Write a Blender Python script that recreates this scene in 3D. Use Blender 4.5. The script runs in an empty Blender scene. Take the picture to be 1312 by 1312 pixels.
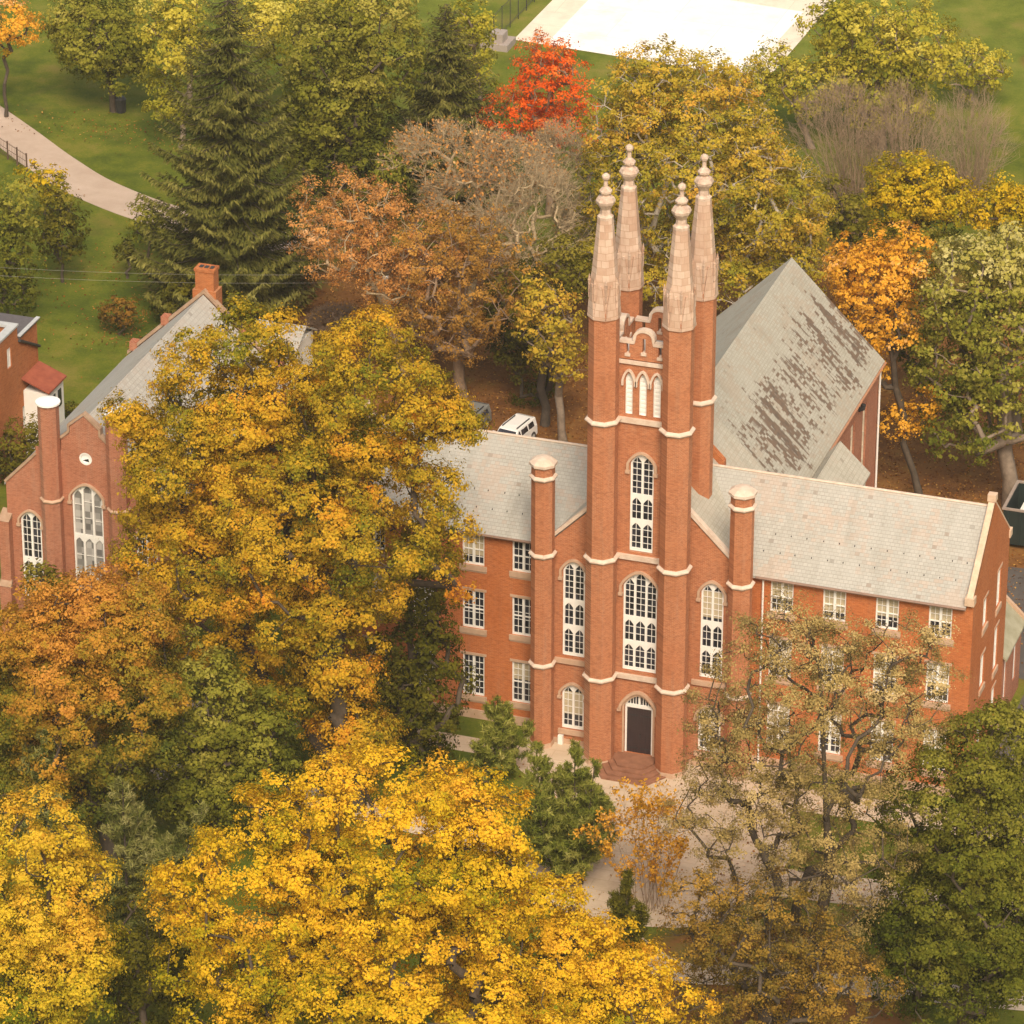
import bpy, bmesh, math, random
import numpy as np
from mathutils import Vector, Matrix
from mathutils.geometry import tessellate_polygon

sc = bpy.context.scene
COL = sc.collection
rnd = random.Random(7)
PI = math.pi

# ------------------------------------------------------------------ helpers
def lin(h):
    h = h.lstrip('#')
    o = []
    for i in (0, 2, 4):
        c = int(h[i:i+2], 16) / 255
        o.append(c / 12.92 if c <= .04045 else ((c + .055) / 1.055) ** 2.4)
    return (o[0], o[1], o[2], 1)

def empty(name, label, cat, loc=(0, 0, 0), group=None):
    o = bpy.data.objects.new(name, None); COL.objects.link(o)
    o.location = loc; o['label'] = label; o['category'] = cat
    o.empty_display_size = .3
    if group: o['group'] = group
    return o

def adopt(o, parent):
    if parent is not None:
        o.parent = parent
        # parents are only ever translated: keep world placement
        p = parent; off = Vector((0, 0, 0))
        while p is not None:
            off += p.location; p = p.parent
        o.location = -off if o.type == 'MESH' else o.location
    return o

class MB:
    def __init__(self): self.v = []; self.f = []
    def add(self, vs, fs):
        n = len(self.v); self.v += [tuple(p) for p in vs]
        self.f += [tuple(i + n for i in f) for f in fs]
    def box(self, x0, x1, y0, y1, z0, z1, M=None):
        vs = [(x0,y0,z0),(x1,y0,z0),(x1,y1,z0),(x0,y1,z0),(x0,y0,z1),(x1,y0,z1),(x1,y1,z1),(x0,y1,z1)]
        if M: vs = [M(*p) for p in vs]
        self.add(vs, [(0,3,2,1),(4,5,6,7),(0,1,5,4),(1,2,6,5),(2,3,7,6),(3,0,4,7)])
    def lathe(self, cx, cy, prof, n=8, rot=PI/8, cap=True):
        vs = []
        for r, z in prof:
            for k in range(n):
                a = rot + 2*PI*k/n
                vs.append((cx + r*math.cos(a), cy + r*math.sin(a), z))
        fs = []
        for i in range(len(prof)-1):
            for k in range(n):
                a, b = i*n+k, i*n+(k+1) % n
                fs.append((a, b, b+n, a+n))
        if cap:
            fs.append(tuple(reversed(range(n)))); fs.append(tuple(range((len(prof)-1)*n, len(prof)*n)))
        self.add(vs, fs)
    def prism(self, poly, d0, d1, M):
        """poly in (u,z); extruded from depth d0 to d1 through map M(u,d,z)"""
        n = len(poly)
        vs = [M(u, d0, z) for u, z in poly] + [M(u, d1, z) for u, z in poly]
        tris = tessellate_polygon([[Vector((u, z, 0)) for u, z in poly]])
        fs = [tuple(t) for t in tris] + [tuple(i+n for i in reversed(t)) for t in tris]
        fs += [(i, (i+1) % n, (i+1) % n + n, i+n) for i in range(n)]
        self.add(vs, fs)
    def panel(self, outer, holes, M, depth=.22):
        """flat wall face with holes and their reveals"""
        loops = [outer] + holes
        pts = [p for l in loops for p in l]
        tris = tessellate_polygon([[Vector((u, z, 0)) for u, z in l] for l in loops])
        self.add([M(u, 0, z) for u, z in pts], [tuple(t) for t in tris])
        for h in holes:
            n = len(h)
            self.add([M(u, 0, z) for u, z in h] + [M(u, -depth, z) for u, z in h],
                     [(i, (i+1) % n, (i+1) % n + n, i+n) for i in range(n)])
    def ribbon(self, path, w, d0, d1, M, closed=False):
        """band of in-plane width w following path (u,z), extruded d0..d1"""
        n = len(path); L = []; R = []
        for i in range(n):
            a = path[i-1] if (i > 0 or closed) else path[i]
            b = path[(i+1) % n] if (i < n-1 or closed) else path[i]
            t = np.array([b[0]-a[0], b[1]-a[1]]); t = t/ (np.linalg.norm(t)+1e-9)
            nn = np.array([-t[1], t[0]])
            L.append((path[i][0]+nn[0]*w/2, path[i][1]+nn[1]*w/2)); R.append((path[i][0]-nn[0]*w/2, path[i][1]-nn[1]*w/2))
        vs = []
        for i in range(n):
            vs += [M(L[i][0], d0, L[i][1]), M(R[i][0], d0, R[i][1]), M(R[i][0], d1, R[i][1]), M(L[i][0], d1, L[i][1])]
        fs = []
        for i in range(n if closed else n-1):
            a = 4*i; b = 4*((i+1) % n)
            for k in range(4):
                fs.append((a+k, a+(k+1) % 4, b+(k+1) % 4, b+k))
        if not closed:
            fs += [(3,2,1,0), tuple(4*(n-1)+k for k in range(4))]
        self.add(vs, fs)
    def quadslab(self, p, t):
        """roof slab from a 4 (or 3) corner polygon p, thickness t downward"""
        n = len(p)
        vs = [Vector(q) for q in p] + [Vector(q) - Vector((0, 0, t)) for q in p]
        fs = [tuple(range(n)), tuple(reversed(range(n, 2*n)))] + [(i, i+n, (i+1) % n + n, (i+1) % n) for i in range(n)]
        self.add(vs, fs)
    def tube(self, pts, r, n=5):
        pts = [Vector(p) for p in pts]
        rings = []
        for i, p in enumerate(pts):
            t = (pts[min(i+1, len(pts)-1)] - pts[max(i-1, 0)]).normalized()
            a = t.cross(Vector((0, 0, 1)));
            if a.length < 1e-3: a = t.cross(Vector((1, 0, 0)))
            a.normalize(); b = t.cross(a)
            rr = r[i] if isinstance(r, (list, tuple)) else r
            rings.append([p + a*math.cos(2*PI*k/n)*rr + b*math.sin(2*PI*k/n)*rr for k in range(n)])
        vs = [q for ring in rings for q in ring]; fs = []
        for i in range(len(pts)-1):
            for k in range(n):
                fs.append((i*n+k, i*n+(k+1) % n, (i+1)*n+(k+1) % n, (i+1)*n+k))
        fs += [tuple(reversed(range(n))), tuple(range((len(pts)-1)*n, len(pts)*n))]
        self.add(vs, fs)
    def build(self, name, mat, parent=None, label=None, smooth=False, kind=None):
        me = bpy.data.meshes.new(name); me.from_pydata(self.v, [], self.f); me.update()
        bm = bmesh.new(); bm.from_mesh(me); bmesh.ops.recalc_face_normals(bm, faces=bm.faces)
        if smooth:
            for f in bm.faces: f.smooth = True
        bm.to_mesh(me); bm.free()
        me.materials.append(mat)
        o = bpy.data.objects.new(name, me); COL.objects.link(o)
        adopt(o, parent)
        if label: o['label'] = label
        if kind: o['kind'] = kind
        return o

def tag(o, label, cat, group=None):
    o['label'] = label; o['category'] = cat
    if group: o['group'] = group
    return o

def frontmap(y):                 # wall facing -y : u = x
    return lambda u, d, z: (u, y - d, z)
def eastmap(x):                  # wall facing +x : u = y
    return lambda u, d, z: (x + d, u, z)
def rotmap(ox, oy, ang):         # wall along direction ang, outward to its right
    c, s = math.cos(ang), math.sin(ang)
    return lambda u, d, z: (ox + u*c + d*s, oy + u*s - d*c, z)

# ------------------------------------------------------------------ materials
def new_mat(name):
    m = bpy.data.materials.new(name); m.use_nodes = True
    nt = m.node_tree; b = nt.nodes['Principled BSDF']
    return m, nt, b
class N:
    """tiny node helper"""
    def __init__(s, nt): s.nt = nt
    def __call__(s, typ, ins=None, **props):
        n = s.nt.nodes.new(typ)
        for k, v in props.items(): setattr(n, k, v)
        for k, v in (ins or {}).items():
            if hasattr(v, 'bl_idname') and hasattr(v, 'is_output'): s.nt.links.new(v, n.inputs[k])
            else: n.inputs[k].default_value = v
        return n
    def link(s, a, b): s.nt.links.new(a, b)
    def math(s, op, a, b=0.0, c=None):
        ins = {0: a, 1: b}
        if c is not None: ins[2] = c
        return s('ShaderNodeMath', ins, operation=op).outputs[0]
    def mix(s, f, a, b, mode='MIX'):
        n = s('ShaderNodeMix', data_type='RGBA', blend_type=mode)
        for k, v in ((0, f), (6, a), (7, b)):
            if hasattr(v, 'is_output'): s.nt.links.new(v, n.inputs[k])
            else: n.inputs[k].default_value = v
        return n.outputs[2]
    def ramp(s, f, stops):
        n = s.nt.nodes.new('ShaderNodeValToRGB'); s.nt.links.new(f, n.inputs[0])
        e = n.color_ramp.elements
        while len(e) < len(stops): e.new(.5)
        for el, (p, c) in zip(e, stops): el.position = p; el.color = c
        return n.outputs[0]
    def noise(s, vec, scale, detail=3, rough=.55, dist=0):
        return s('ShaderNodeTexNoise', {'Vector': vec, 'Scale': scale, 'Detail': detail, 'Roughness': rough, 'Distortion': dist}).outputs[0]
    def pos(s): return s('ShaderNodeNewGeometry').outputs['Position']
    def xyz(s, v):
        n = s('ShaderNodeSeparateXYZ', {0: v}); return n.outputs
    def comb(s, x, y, z): return s('ShaderNodeCombineXYZ', {0: x, 1: y, 2: z}).outputs[0]
    def maprange(s, v, a, b, c=0., d=1.): return s('ShaderNodeMapRange', {0: v, 1: a, 2: b, 3: c, 4: d}).outputs[0]

def brick_mat(name, c1, c2, mortar, stain, seed=0.):
    m, nt, b = new_mat(name); n = N(nt)
    p = n.pos(); x, y, z = n.xyz(p)
    u = n.math('ADD', x, y)
    vec = n.comb(n.math('ADD', u, seed), z, 0.)
    bt = n('ShaderNodeTexBrick', {'Vector': vec, 'Color1': c1, 'Color2': c2, 'Mortar': mortar, 'Scale': 1., 'Mortar Size': .011,
        'Mortar Smooth': .2, 'Bias': -.1, 'Brick Width': .23, 'Row Height': .078})
    big = n.noise(n('ShaderNodeVectorMath', {0: p, 1: (seed, seed, 0)}, operation='ADD').outputs[0], .35, 5, .6)
    st = n.noise(n.comb(n.math('MULTIPLY', u, 1.3), z, 0.), .55, 4, .65)
    streak = n.noise(n.comb(n.math('MULTIPLY', u, 3.), n.math('MULTIPLY', z, .25), seed), 1., 4, .6)
    course = n.noise(n.comb(n.math('MULTIPLY', u, .25), n.math('MULTIPLY', z, 7.), seed), 1., 2, .5)
    c = n.mix(n.maprange(big, .35, .68, 0., .6), bt.outputs[0], stain)
    c = n.mix(n.maprange(st, .48, .72, 0., .38), c, (c1[0]*.62, c1[1]*.62, c1[2]*.62, 1))
    c = n.mix(n.maprange(course, .3, .7, 0., .3), c, (c2[0]*1.1, c2[1]*1.25, c2[2]*1.4, 1))
    c = n.mix(n.maprange(streak, .52, .76, 0., .45), c, (mortar[0]*.75, mortar[1]*.7, mortar[2]*.7, 1))
    mot = n.noise(n.comb(n.math('MULTIPLY', u, 2.2), n.math('MULTIPLY', z, 5.), seed), 1.6, 3, .7)
    fine = n.noise(n.comb(n.math('MULTIPLY', u, 3.), n.math('MULTIPLY', z, 9.), seed + 4.), 1., 2, .6)
    c = n.mix(n.maprange(fine, .52, .70, 0., .42), c, (c1[0]*.6, c1[1]*.62, c1[2]*.8, 1))
    c = n.mix(n.maprange(fine, .46, .30, 0., .38), c, (c2[0]*1.2, c2[1]*1.5, c2[2]*1.7, 1))
    c = n.mix(n.maprange(mot, .50, .74, 0., .50), c, (c1[0]*.52, c1[1]*.62, c1[2]*.85, 1))
    c = n.mix(n.maprange(mot, .46, .26, 0., .30), c, (c2[0]*1.12, c2[1]*1.35, c2[2]*1.5, 1))
    n.link(c, b.inputs['Base Color']); b.inputs['Roughness'].default_value = .9
    b.inputs['Specular IOR Level'].default_value = .25
    bp = n('ShaderNodeBump', {'Strength': .5, 'Distance': .012, 'Height': bt.outputs['Fac']}); bp.invert = True
    n.link(bp.outputs[0], b.inputs['Normal'])
    return m

def slate_mat(name, axis, base, pale, rust, dark=None, course=.26):
    """axis 'x' or 'y' runs along the eaves; courses climb with z"""
    m, nt, b = new_mat(name); n = N(nt)
    p = n.pos(); x, y, z = n.xyz(p)
    u = x if axis == 'x' else y
    w = n.math('MULTIPLY', z, 1.42)
    bt = n('ShaderNodeTexBrick', {'Vector': n.comb(u, w, 0.), 'Color1': base, 'Color2': pale, 'Mortar': (base[0]*.87, base[1]*.86, base[2]*.84, 1),
        'Scale': 1., 'Mortar Size': .02, 'Mortar Smooth': .15, 'Bias': 0., 'Brick Width': .27, 'Row Height': course})
    pat = n.noise(p, .5, 4, .6)
    c = n.mix(n.maprange(pat, .4, .7, 0., .5), bt.outputs[0], pale)
    # cell snapped random: some slates were replaced with other stone
    cu = n.math('FLOOR', n.math('DIVIDE', u, .27)); cw = n.math('FLOOR', n.math('DIVIDE', w, course))
    wn = n('ShaderNodeTexWhiteNoise', {'Vector': n.comb(cu, cw, 3.)}).outputs[0]
    pn = n.noise(n.comb(n.math('MULTIPLY', cu, .27), n.math('MULTIPLY', cw, course), 9.), .42, 3, .6)
    rm = n.maprange(n.math('ADD', n.math('MULTIPLY', wn, .22), pn), .63, .74, 0., .36)
    c = n.mix(rm, c, rust)
    grime = n.noise(n.comb(n.math('MULTIPLY', u, 1.2), n.math('MULTIPLY', w, .22), 5.), 1., 4, .6)
    c = n.mix(n.maprange(grime, .5, .78, 0., .4), c, (base[0]*.6, base[1]*.58, base[2]*.52, 1))
    sp = n.maprange(wn, .992, .995, 0., .35)
    c = n.mix(sp, c, (.12, .1, .08, 1))
    if dark:
        # weathered slates fallen into long streaks that run down the slope
        sn = n.noise(n.comb(n.math('MULTIPLY', u, 1.0), n.math('MULTIPLY', w, .085), 1.3), 1.75, 5, .62)
        sn2 = n.noise(n.comb(n.math('MULTIPLY', cu, .27), n.math('MULTIPLY', cw, course*.2), 7.3), 2.6, 2, .6)
        area = n.noise(n.comb(n.math('MULTIPLY', u, .12), n.math('MULTIPLY', z, .2), 2.1), 1., 2, .5)
        mid = n.math('MULTIPLY', n.maprange(z, 12.6, 13.8), n.maprange(z, 18.3, 16.3))
        k = n.math('ADD', n.math('MULTIPLY', sn, .66), n.math('MULTIPLY', sn2, .34))
        k = n.math('ADD', k, n.math('MULTIPLY', n.math('SUBTRACT', area, .5), .14))
        k = n.math('ADD', k, n.math('MULTIPLY', n.math('SUBTRACT', wn, .5), .13))
        k = n.math('ADD', k, n.math('MULTIPLY', n.math('SUBTRACT', mid, 1.), .22))
        k = n.math('ADD', k, n.math('MULTIPLY', n.math('MULTIPLY', n.maprange(u, 12., 14.5), n.maprange(u, 29., 26.)), .03))
        side = n.maprange(x, .3, 1.)
        dm = n.math('MULTIPLY', n.maprange(k, .510, .545, 0., .9), side)
        c = n.mix(dm, c, n.mix(wn, dark, (dark[0]*1.7, dark[1]*1.55, dark[2]*1.4, 1)))
    n.link(c, b.inputs['Base Color']); b.inputs['Roughness'].default_value = .78
    b.inputs['Specular IOR Level'].default_value = .3
    saw = n.math('SUBTRACT', 1., n.math('FRACT', n.math('DIVIDE', w, course)))
    bp = n('ShaderNodeBump', {'Strength': .5, 'Distance': .025, 'Height': n.math('ADD', saw, n.math('MULTIPLY', wn, .5))})
    n.link(bp.outputs[0], b.inputs['Normal'])
    return m

def stone_mat(name, a, bcol, scale=1.5, blocks=None, rough=.85):
    m, nt, b = new_mat(name); n = N(nt)
    p = n.pos()
    f = n.noise(p, scale, 6, .65)
    c = n.mix(n.maprange(f, .35, .68), a, bcol)
    if blocks:
        x, y, z = n.xyz(p)
        bt = n('ShaderNodeTexBrick', {'Vector': n.comb(n.math('ADD', x, y), z, 0.), 'Color1': (1, 1, 1, 1), 'Color2': (.80, .70, .64, 1), 'Mortar': (.72, .64, .58, 1),
            'Scale': 1., 'Mortar Size': .02, 'Brick Width': blocks[0], 'Row Height': blocks[1]})
        c = n.mix(1., c, bt.outputs[0], 'MULTIPLY')
        d = n.noise(n.comb(n.math('MULTIPLY', n.math('ADD', x, y), 2.5), n.math('MULTIPLY', z, .5), 2.), 1.2, 5, .7)
        c = n.mix(n.maprange(d, .52, .75, 0., .45), c, (a[0]*.55, a[1]*.48, a[2]*.42, 1))
    n.link(c, b.inputs['Base Color']); b.inputs['Roughness'].default_value = rough
    bp = n('ShaderNodeBump', {'Strength': .3, 'Distance': .02, 'Height': n.noise(p, 14., 3)})
    n.link(bp.outputs[0], b.inputs['Normal'])
    return m

def plain_mat(name, c, rough=.6, metal=0., var=.12, scale=3.):
    m, nt, b = new_mat(name); n = N(nt)
    f = n.noise(n.pos(), scale, 4, .6)
    cc = n.mix(n.maprange(f, .3, .7), tuple(min(1, v*(1-var)) for v in c[:3]) + (1,), tuple(min(1, v*(1+var)) for v in c[:3]) + (1,))
    n.link(cc, b.inputs['Base Color'])
    b.inputs['Roughness'].default_value = rough; b.inputs['Metallic'].default_value = metal
    return m

def glass_mat(name, c, rough=.06):
    m, nt, b = new_mat(name); n = N(nt)
    x, y, z = n.xyz(n.pos())
    wn = n('ShaderNodeTexWhiteNoise', {'Vector': n.comb(n.math('FLOOR', n.math('MULTIPLY', n.math('ADD', x, y), 3.)), n.math('FLOOR', n.math('MULTIPLY', z, 2.4)), 0.)}).outputs[0]
    c2 = n.mix(wn, (c[0]*.5, c[1]*.5, c[2]*.5, 1), (c[0]*1.8, c[1]*1.8, c[2]*1.8, 1))
    n.link(c2, b.inputs['Base Color']); b.inputs['Roughness'].default_value = rough
    b.inputs['Specular IOR Level'].default_value = .5
    bp = n('ShaderNodeBump', {'Strength': .25, 'Distance': .02, 'Height': wn}); n.link(bp.outputs[0], b.inputs['Normal'])
    return m

def leaf_mat(name, cols, trans=.35):
    m = bpy.data.materials.new(name); m.use_nodes = True; nt = m.node_tree; nt.nodes.clear(); n = N(nt)
    at = n('ShaderNodeAttribute', attribute_name='tint')
    k = len(cols)
    c = n.ramp(at.outputs['Fac'], [(i/(k-1), lin(h)) for i, h in enumerate(cols)])
    d = n('ShaderNodeBsdfDiffuse', {'Color': c}); t = n('ShaderNodeBsdfTranslucent', {'Color': c})
    mx = n('ShaderNodeMixShader', {0: trans, 1: d.outputs[0], 2: t.outputs[0]})
    out = n('ShaderNodeOutputMaterial'); n.link(mx.outputs[0], out.inputs[0])
    return m

M_BRICK = brick_mat('brick_wing', (0.414, 0.101, 0.023, 1), (0.493, 0.145, 0.039, 1), (0.493, 0.264, 0.150, 1), (0.458, 0.123, 0.030, 1))
M_TBRICK = brick_mat('brick_tower', (0.370, 0.110, 0.039, 1), (0.466, 0.163, 0.065, 1), (0.493, 0.317, 0.211, 1), (0.440, 0.154, 0.066, 1), 3.7)
M_CBRICK = brick_mat('brick_chapel', (0.326, 0.101, 0.048, 1), (0.405, 0.141, 0.072, 1), (0.475, 0.317, 0.229, 1), (0.431, 0.154, 0.079, 1), 8.1)
M_HBRICK = brick_mat('brick_house', (0.370, 0.101, 0.025, 1), (0.440, 0.136, 0.040, 1), (0.440, 0.246, 0.132, 1), (0.396, 0.119, 0.032, 1), 5.3)
M_SLATE = slate_mat('slate_wing', 'x', (0.356, 0.347, 0.314, 1), (0.414, 0.402, 0.367, 1), (0.455, 0.316, 0.236, 1), course=.21)
M_SLATE_Y = slate_mat('slate_cross', 'y', (0.386, 0.359, 0.294, 1), (0.451, 0.419, 0.350, 1), (0.405, 0.331, 0.258, 1))
M_SLATE_H = slate_mat('slate_hall', 'y', (0.339, 0.321, 0.267, 1), (0.398, 0.377, 0.319, 1), (0.347, 0.265, 0.192, 1), dark=(0.086, 0.059, 0.043, 1), course=.19)
M_SLATE_C = slate_mat('slate_chapel', 'y', (0.381, 0.359, 0.323, 1), (0.439, 0.419, 0.376, 1), (0.381, 0.308, 0.254, 1))
M_MOSS = stone_mat('mossy_roof', (.27, .25, .16, 1), (.38, .35, .25, 1), 1.2)
M_STONE = stone_mat('pale_stone', (0.540, 0.414, 0.324, 1), (0.666, 0.558, 0.459, 1), 2.2)
M_SPIRE = stone_mat('spire_stone', (0.522, 0.369, 0.279, 1), (0.630, 0.486, 0.387, 1), .9, blocks=(.55, .42))
M_FIN = stone_mat('finial_stone', (.40, .28, .21, 1), (.66, .52, .42, 1), 2.6)
M_SILL = stone_mat('sandstone', (0.450, 0.288, 0.189, 1), (0.522, 0.360, 0.252, 1), 2.)
M_BROWN = stone_mat('brownstone', (.20, .085, .045, 1), (.30, .14, .08, 1), 1.5)
M_WHITE = plain_mat('white_paint', (.80, .78, .74), .5, var=.04)
M_BLIND = plain_mat('blind_cloth', (.44, .37, .25), .9)
M_GLASS = glass_mat('dark_glass', (.022, .022, .03))
M_FROST = glass_mat('grey_glass', (.26, .25, .24), .25)
M_DOOR = plain_mat('dark_door', (.035, .022, .024), .5)
M_LEAD = plain_mat('grey_lead', (.45, .46, .46), .55)
M_IRON = plain_mat('black_iron', (.03, .03, .032), .5)
M_WCAP = plain_mat('white_cap', (.86, .85, .83), .5, var=.03)
M_REDROOF = stone_mat('red_roof', (.24, .055, .028, 1), (.33, .09, .045, 1), 1.6)
M_DARKROOF = plain_mat('dark_roof', (.10, .09, .095), .85)

# ------------------------------------------------------------------ windows
def arch_pts(x0, x1, zs, apex, n=10, p=1.75):
    c, h = (x0+x1)/2, (x1-x0)/2
    return [(c - h*math.cos(PI*i/n), zs + (apex-zs)*(1-abs(math.cos(PI*i/n))**p)**(1/1.25)) for i in range(n+1)]
def arch_outline(x0, x1, z0, zs, apex, n=10, p=1.75):
    return [(x0, z0)] + arch_pts(x0, x1, zs, apex, n, p) + [(x1, z0)]
def arch_h(x, x0, x1, zs, apex, p=1.75):
    c, h = (x0+x1)/2, (x1-x0)/2
    t = min(1., abs(x-c)/h)
    return zs + (apex-zs)*(1-t**p)**(1/1.25)
def rect(x0, x1, z0, z1): return [(x0, z0), (x0, z1), (x1, z1), (x1, z0)]

def bar(mb, M, u0, u1, z0, z1, d0, d1):
    mb.box(u0, u1, d0, d1, z0, z1, M=lambda a, b, c: M(a, b, c))

def casement(parent, M, x0, x1, z0, z1, rows, blind=0., sill=True, solid=False, bmat=None):
    f = MB(); D = -.12
    w = .085
    bar(f, M, x0, x0+w, z0, z1, D-.06, D+.05); bar(f, M, x1-w, x1, z0, z1, D-.06, D+.05)
    bar(f, M, x0+w, x1-w, z0, z0+w*1.3, D-.06, D+.045); bar(f, M, x0+w, x1-w, z1-w, z1, D-.06, D+.045)
    c = (x0+x1)/2
    bar(f, M, c-.075, c+.075, z0+w, z1-w, D-.05, D+.06)
    zt = z0 + (z1-z0)*.5
    bar(f, M, x0+w, x1-w, zt-.03, zt+.03, D-.05, D+.03)
    for a, b in ((x0+w, c-.075), (c+.075, x1-w)):
        m = (a+b)/2
        bar(f, M, m-.015, m+.015, z0+w, z1-w, D-.03, D+.012)
        for k in range(1, rows):
            z = z0+w + (z1-z0-2*w)*k/rows
            bar(f, M, a, b, z-.013, z+.013, D-.03, D+.008)
    fr = f.build('window', M_WHITE, parent)
    g = MB(); g.add([M(u, D-.055, z) for u, z in rect(x0+.02, x1-.02, z0+.02, z1-.02)], [(0, 1, 2, 3)])
    g.build('pane', M_FROST if solid else M_GLASS, fr)
    if blind > 0:
        bl = MB(); zb = z1 - (z1-z0)*blind
        bar(bl, M, x0+w, x1-w, zb, z1-.03, D-.05, D-.04); bl.build('blind', bmat or M_BLIND, fr)
    if sill:
        s = MB(); bar(s, M, x0-.17, x1+.17, z0-.34, z0-.002, -.1, .09)
        bar(s, M, x0-.14, x1+.14, z0-.46, z0-.34, -.1, .03)
        s.build('sill', M_SILL, fr)
        s = MB(); bar(s, M, x0-.13, x1+.13, z1+.002, z1+.17, -.1, .035); s.build('lintel', M_SILL, fr)
    return fr

def gothic(parent, M, x0, x1, z0, zs, apex, lights, tiers, p=1.75, blind=0., D=-.13, hood=True, frost=False, hw=.15, rowh=.42, sill=False, drop=.45, cols=2):
    """arched timber window: lights across, list of tier boundaries (fractions of z0..zs)"""
    f = MB(); out = arch_outline(x0+.045, x1-.045, z0+.05, zs, apex-.05, 14, p)
    f.ribbon(out, .12, D-.06, D+.06, M, closed=True)
    W = x1-x0; xs = [x0 + W*i/lights for i in range(lights+1)]
    for x in xs[1:-1]:
        bar(f, M, x-.065, x+.065, z0+.05, arch_h(x, x0, x1, zs, apex, p)-.03, D-.05, D+.05)
    zb = [z0] + [z0 + (zs-z0)*t for t in tiers]
    for z in zb[1:]:
        bar(f, M, x0+.06, x1-.06, z-.13, z+.13, D-.05, D+.042)
    bar(f, M, x0+.06, x1-.06, z0+.02, z0+.2, D-.05, D+.045)
    for i in range(lights):
        a, b = xs[i]+.07, xs[i+1]-.07; m = (a+b)/2
        for j in range(len(zb)):
            lo = zb[j]+.13
            if j < len(zb)-1: hi = zb[j+1]-.12; top = hi
            else:
                hi = min(arch_h(a, x0, x1, zs, apex, p), arch_h(b, x0, x1, zs, apex, p)) + .05
                top = min(arch_h(m, x0, x1, zs, apex, p)-.06, hi + .4)
                hi = top
            h = (b-a)*.62
            for sgn, e in ((1, a), (-1, b)):
                poly = [(e - sgn*.02, hi-h), (e - sgn*.02, hi+.04), (m, hi+.04), (m, hi-.01), (m - sgn*(b-a)*.22, hi-h*.33), (e + sgn*.03, hi-h*.8)]
                f.prism(poly, D-.04, D+.03, M)
            for c in range(1, cols):
                mm = a + (b-a)*c/cols
                bar(f, M, mm-.015, mm+.015, lo, hi-.02, D-.03, D+.010)
            nr = max(2, int(round((hi-lo)/rowh)))
            for k in range(1, nr):
                z = lo + (hi-lo)*k/nr
                bar(f, M, a, b, z-.013, z+.013, D-.03, D+.006)
    fr = f.build('window', M_WHITE, parent)
    g = MB(); o2 = arch_outline(x0+.02, x1-.02, z0+.02, zs, apex-.02, 14, p)
    g.add([M(u, D-.055, z) for u, z in o2], [tuple(t) for t in tessellate_polygon([[Vector((u, z, 0)) for u, z in o2]])])
    g.build('pane', M_FROST if frost else M_GLASS, fr)
    if blind > 0:
        bl = MB(); bar(bl, M, x0+.1, x1-.1, z0 + (zs-z0)*(1-blind), zs, D-.05, D-.042); bl.build('blind', M_BLIND, fr)
    if hood:
        h = MB(); e = hw*.9
        path = [(x0-e, zs-drop)] + arch_pts(x0-e, x1+e, zs, apex+e*.9, 14, p) + [(x1+e, zs-drop)]
        h.ribbon(path, hw, -.02, .14, M)
        for x in (x0-e, x1+e):
            bar(h, M, x-.13, x+.13, zs-drop-.16, zs-drop+.02, -.02, .16)
        h.build('hood_mould', M_SILL, fr)
    if sill:
        s = MB(); bar(s, M, x0-.15, x1+.15, z0-.28, z0-.003, -.1, .1); s.build('sill', M_SILL, fr)
    return fr
# ================================================================== COLLEGE HALL
EAVE, RIDGE, WID, XE = 12.78, 16.745, 9.06, 19.28
YM = WID/2
main = empty('college_hall', 'red brick college hall with a four spired tower, long slate roofed wings and white windows', 'building', (0, 0, 0))
def ringprof(ap, z, out=.14, h=.2):
    """stone string course round an octagon with half width ap; returns lathe profile (r, z)"""
    k = 1/math.cos(PI/8)
    return [((ap-.03)*k, z-h*.9), ((ap+.03)*k, z-h*.7), ((ap+out)*k, z-h*.1), ((ap+out)*k, z+h*.25), ((ap-.03)*k, z+h)]
def oct_prism(mb, cx, cy, ap, z0, z1, ap1=None):
    k = 1/math.cos(PI/8)
    mb.lathe(cx, cy, [(ap*k, z0), ((ap1 or ap)*k, z1)])

ROWS = [(10.30, 12.30, 4), (6.07, 8.59, 5), (1.53, 4.255, 6)]
LX = [-8.41 - 3.1*i for i in range(4)]; RX = [7.32 + 3.13*i for i in range(4)]
WW = 1.366
F0 = frontmap(0.)
M_GCOP = stone_mat('weathered_coping', (.52, .36, .25, 1), (.66, .50, .36, 1), 2.5)
# --- wing walls (front, back, gable ends)
w = MB()
for xs, a, b in ((LX, -XE, -5.9), (RX, 5.9, XE)):
    holes = [rect(x, x+WW, z0, z1) for x in xs for z0, z1, r in ROWS]
    w.panel([(a, 0), (a, EAVE), (b, EAVE), (b, 0)], holes, F0)
w.panel([(XE, 0), (XE, EAVE), (-XE, EAVE), (-XE, 0)], [], lambda u, d, z: (u, WID + d, z))
GA = [(2.76, 3.74), (6.25, 7.2)]
gz = [(9.75, 11.6), (5.75, 7.9), (1.5, 3.9)]
gz2 = [(9.3, 11.75), (5.1, 7.95), (1.2, 3.9)]
gout = [(0, 0), (0, EAVE), (0, EAVE+.42), (YM, RIDGE+.42), (WID, EAVE+.42), (WID, EAVE), (WID, 0)]
gh = [rect(GA[0][0], GA[0][1], *z) for z in gz] + [rect(GA[1][0], GA[1][1], *z) for z in gz2]
E1 = eastmap(XE)
w.panel(gout, gh, E1)
w.panel(gout, [], lambda u, d, z: (-XE - d, u, z))
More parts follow.
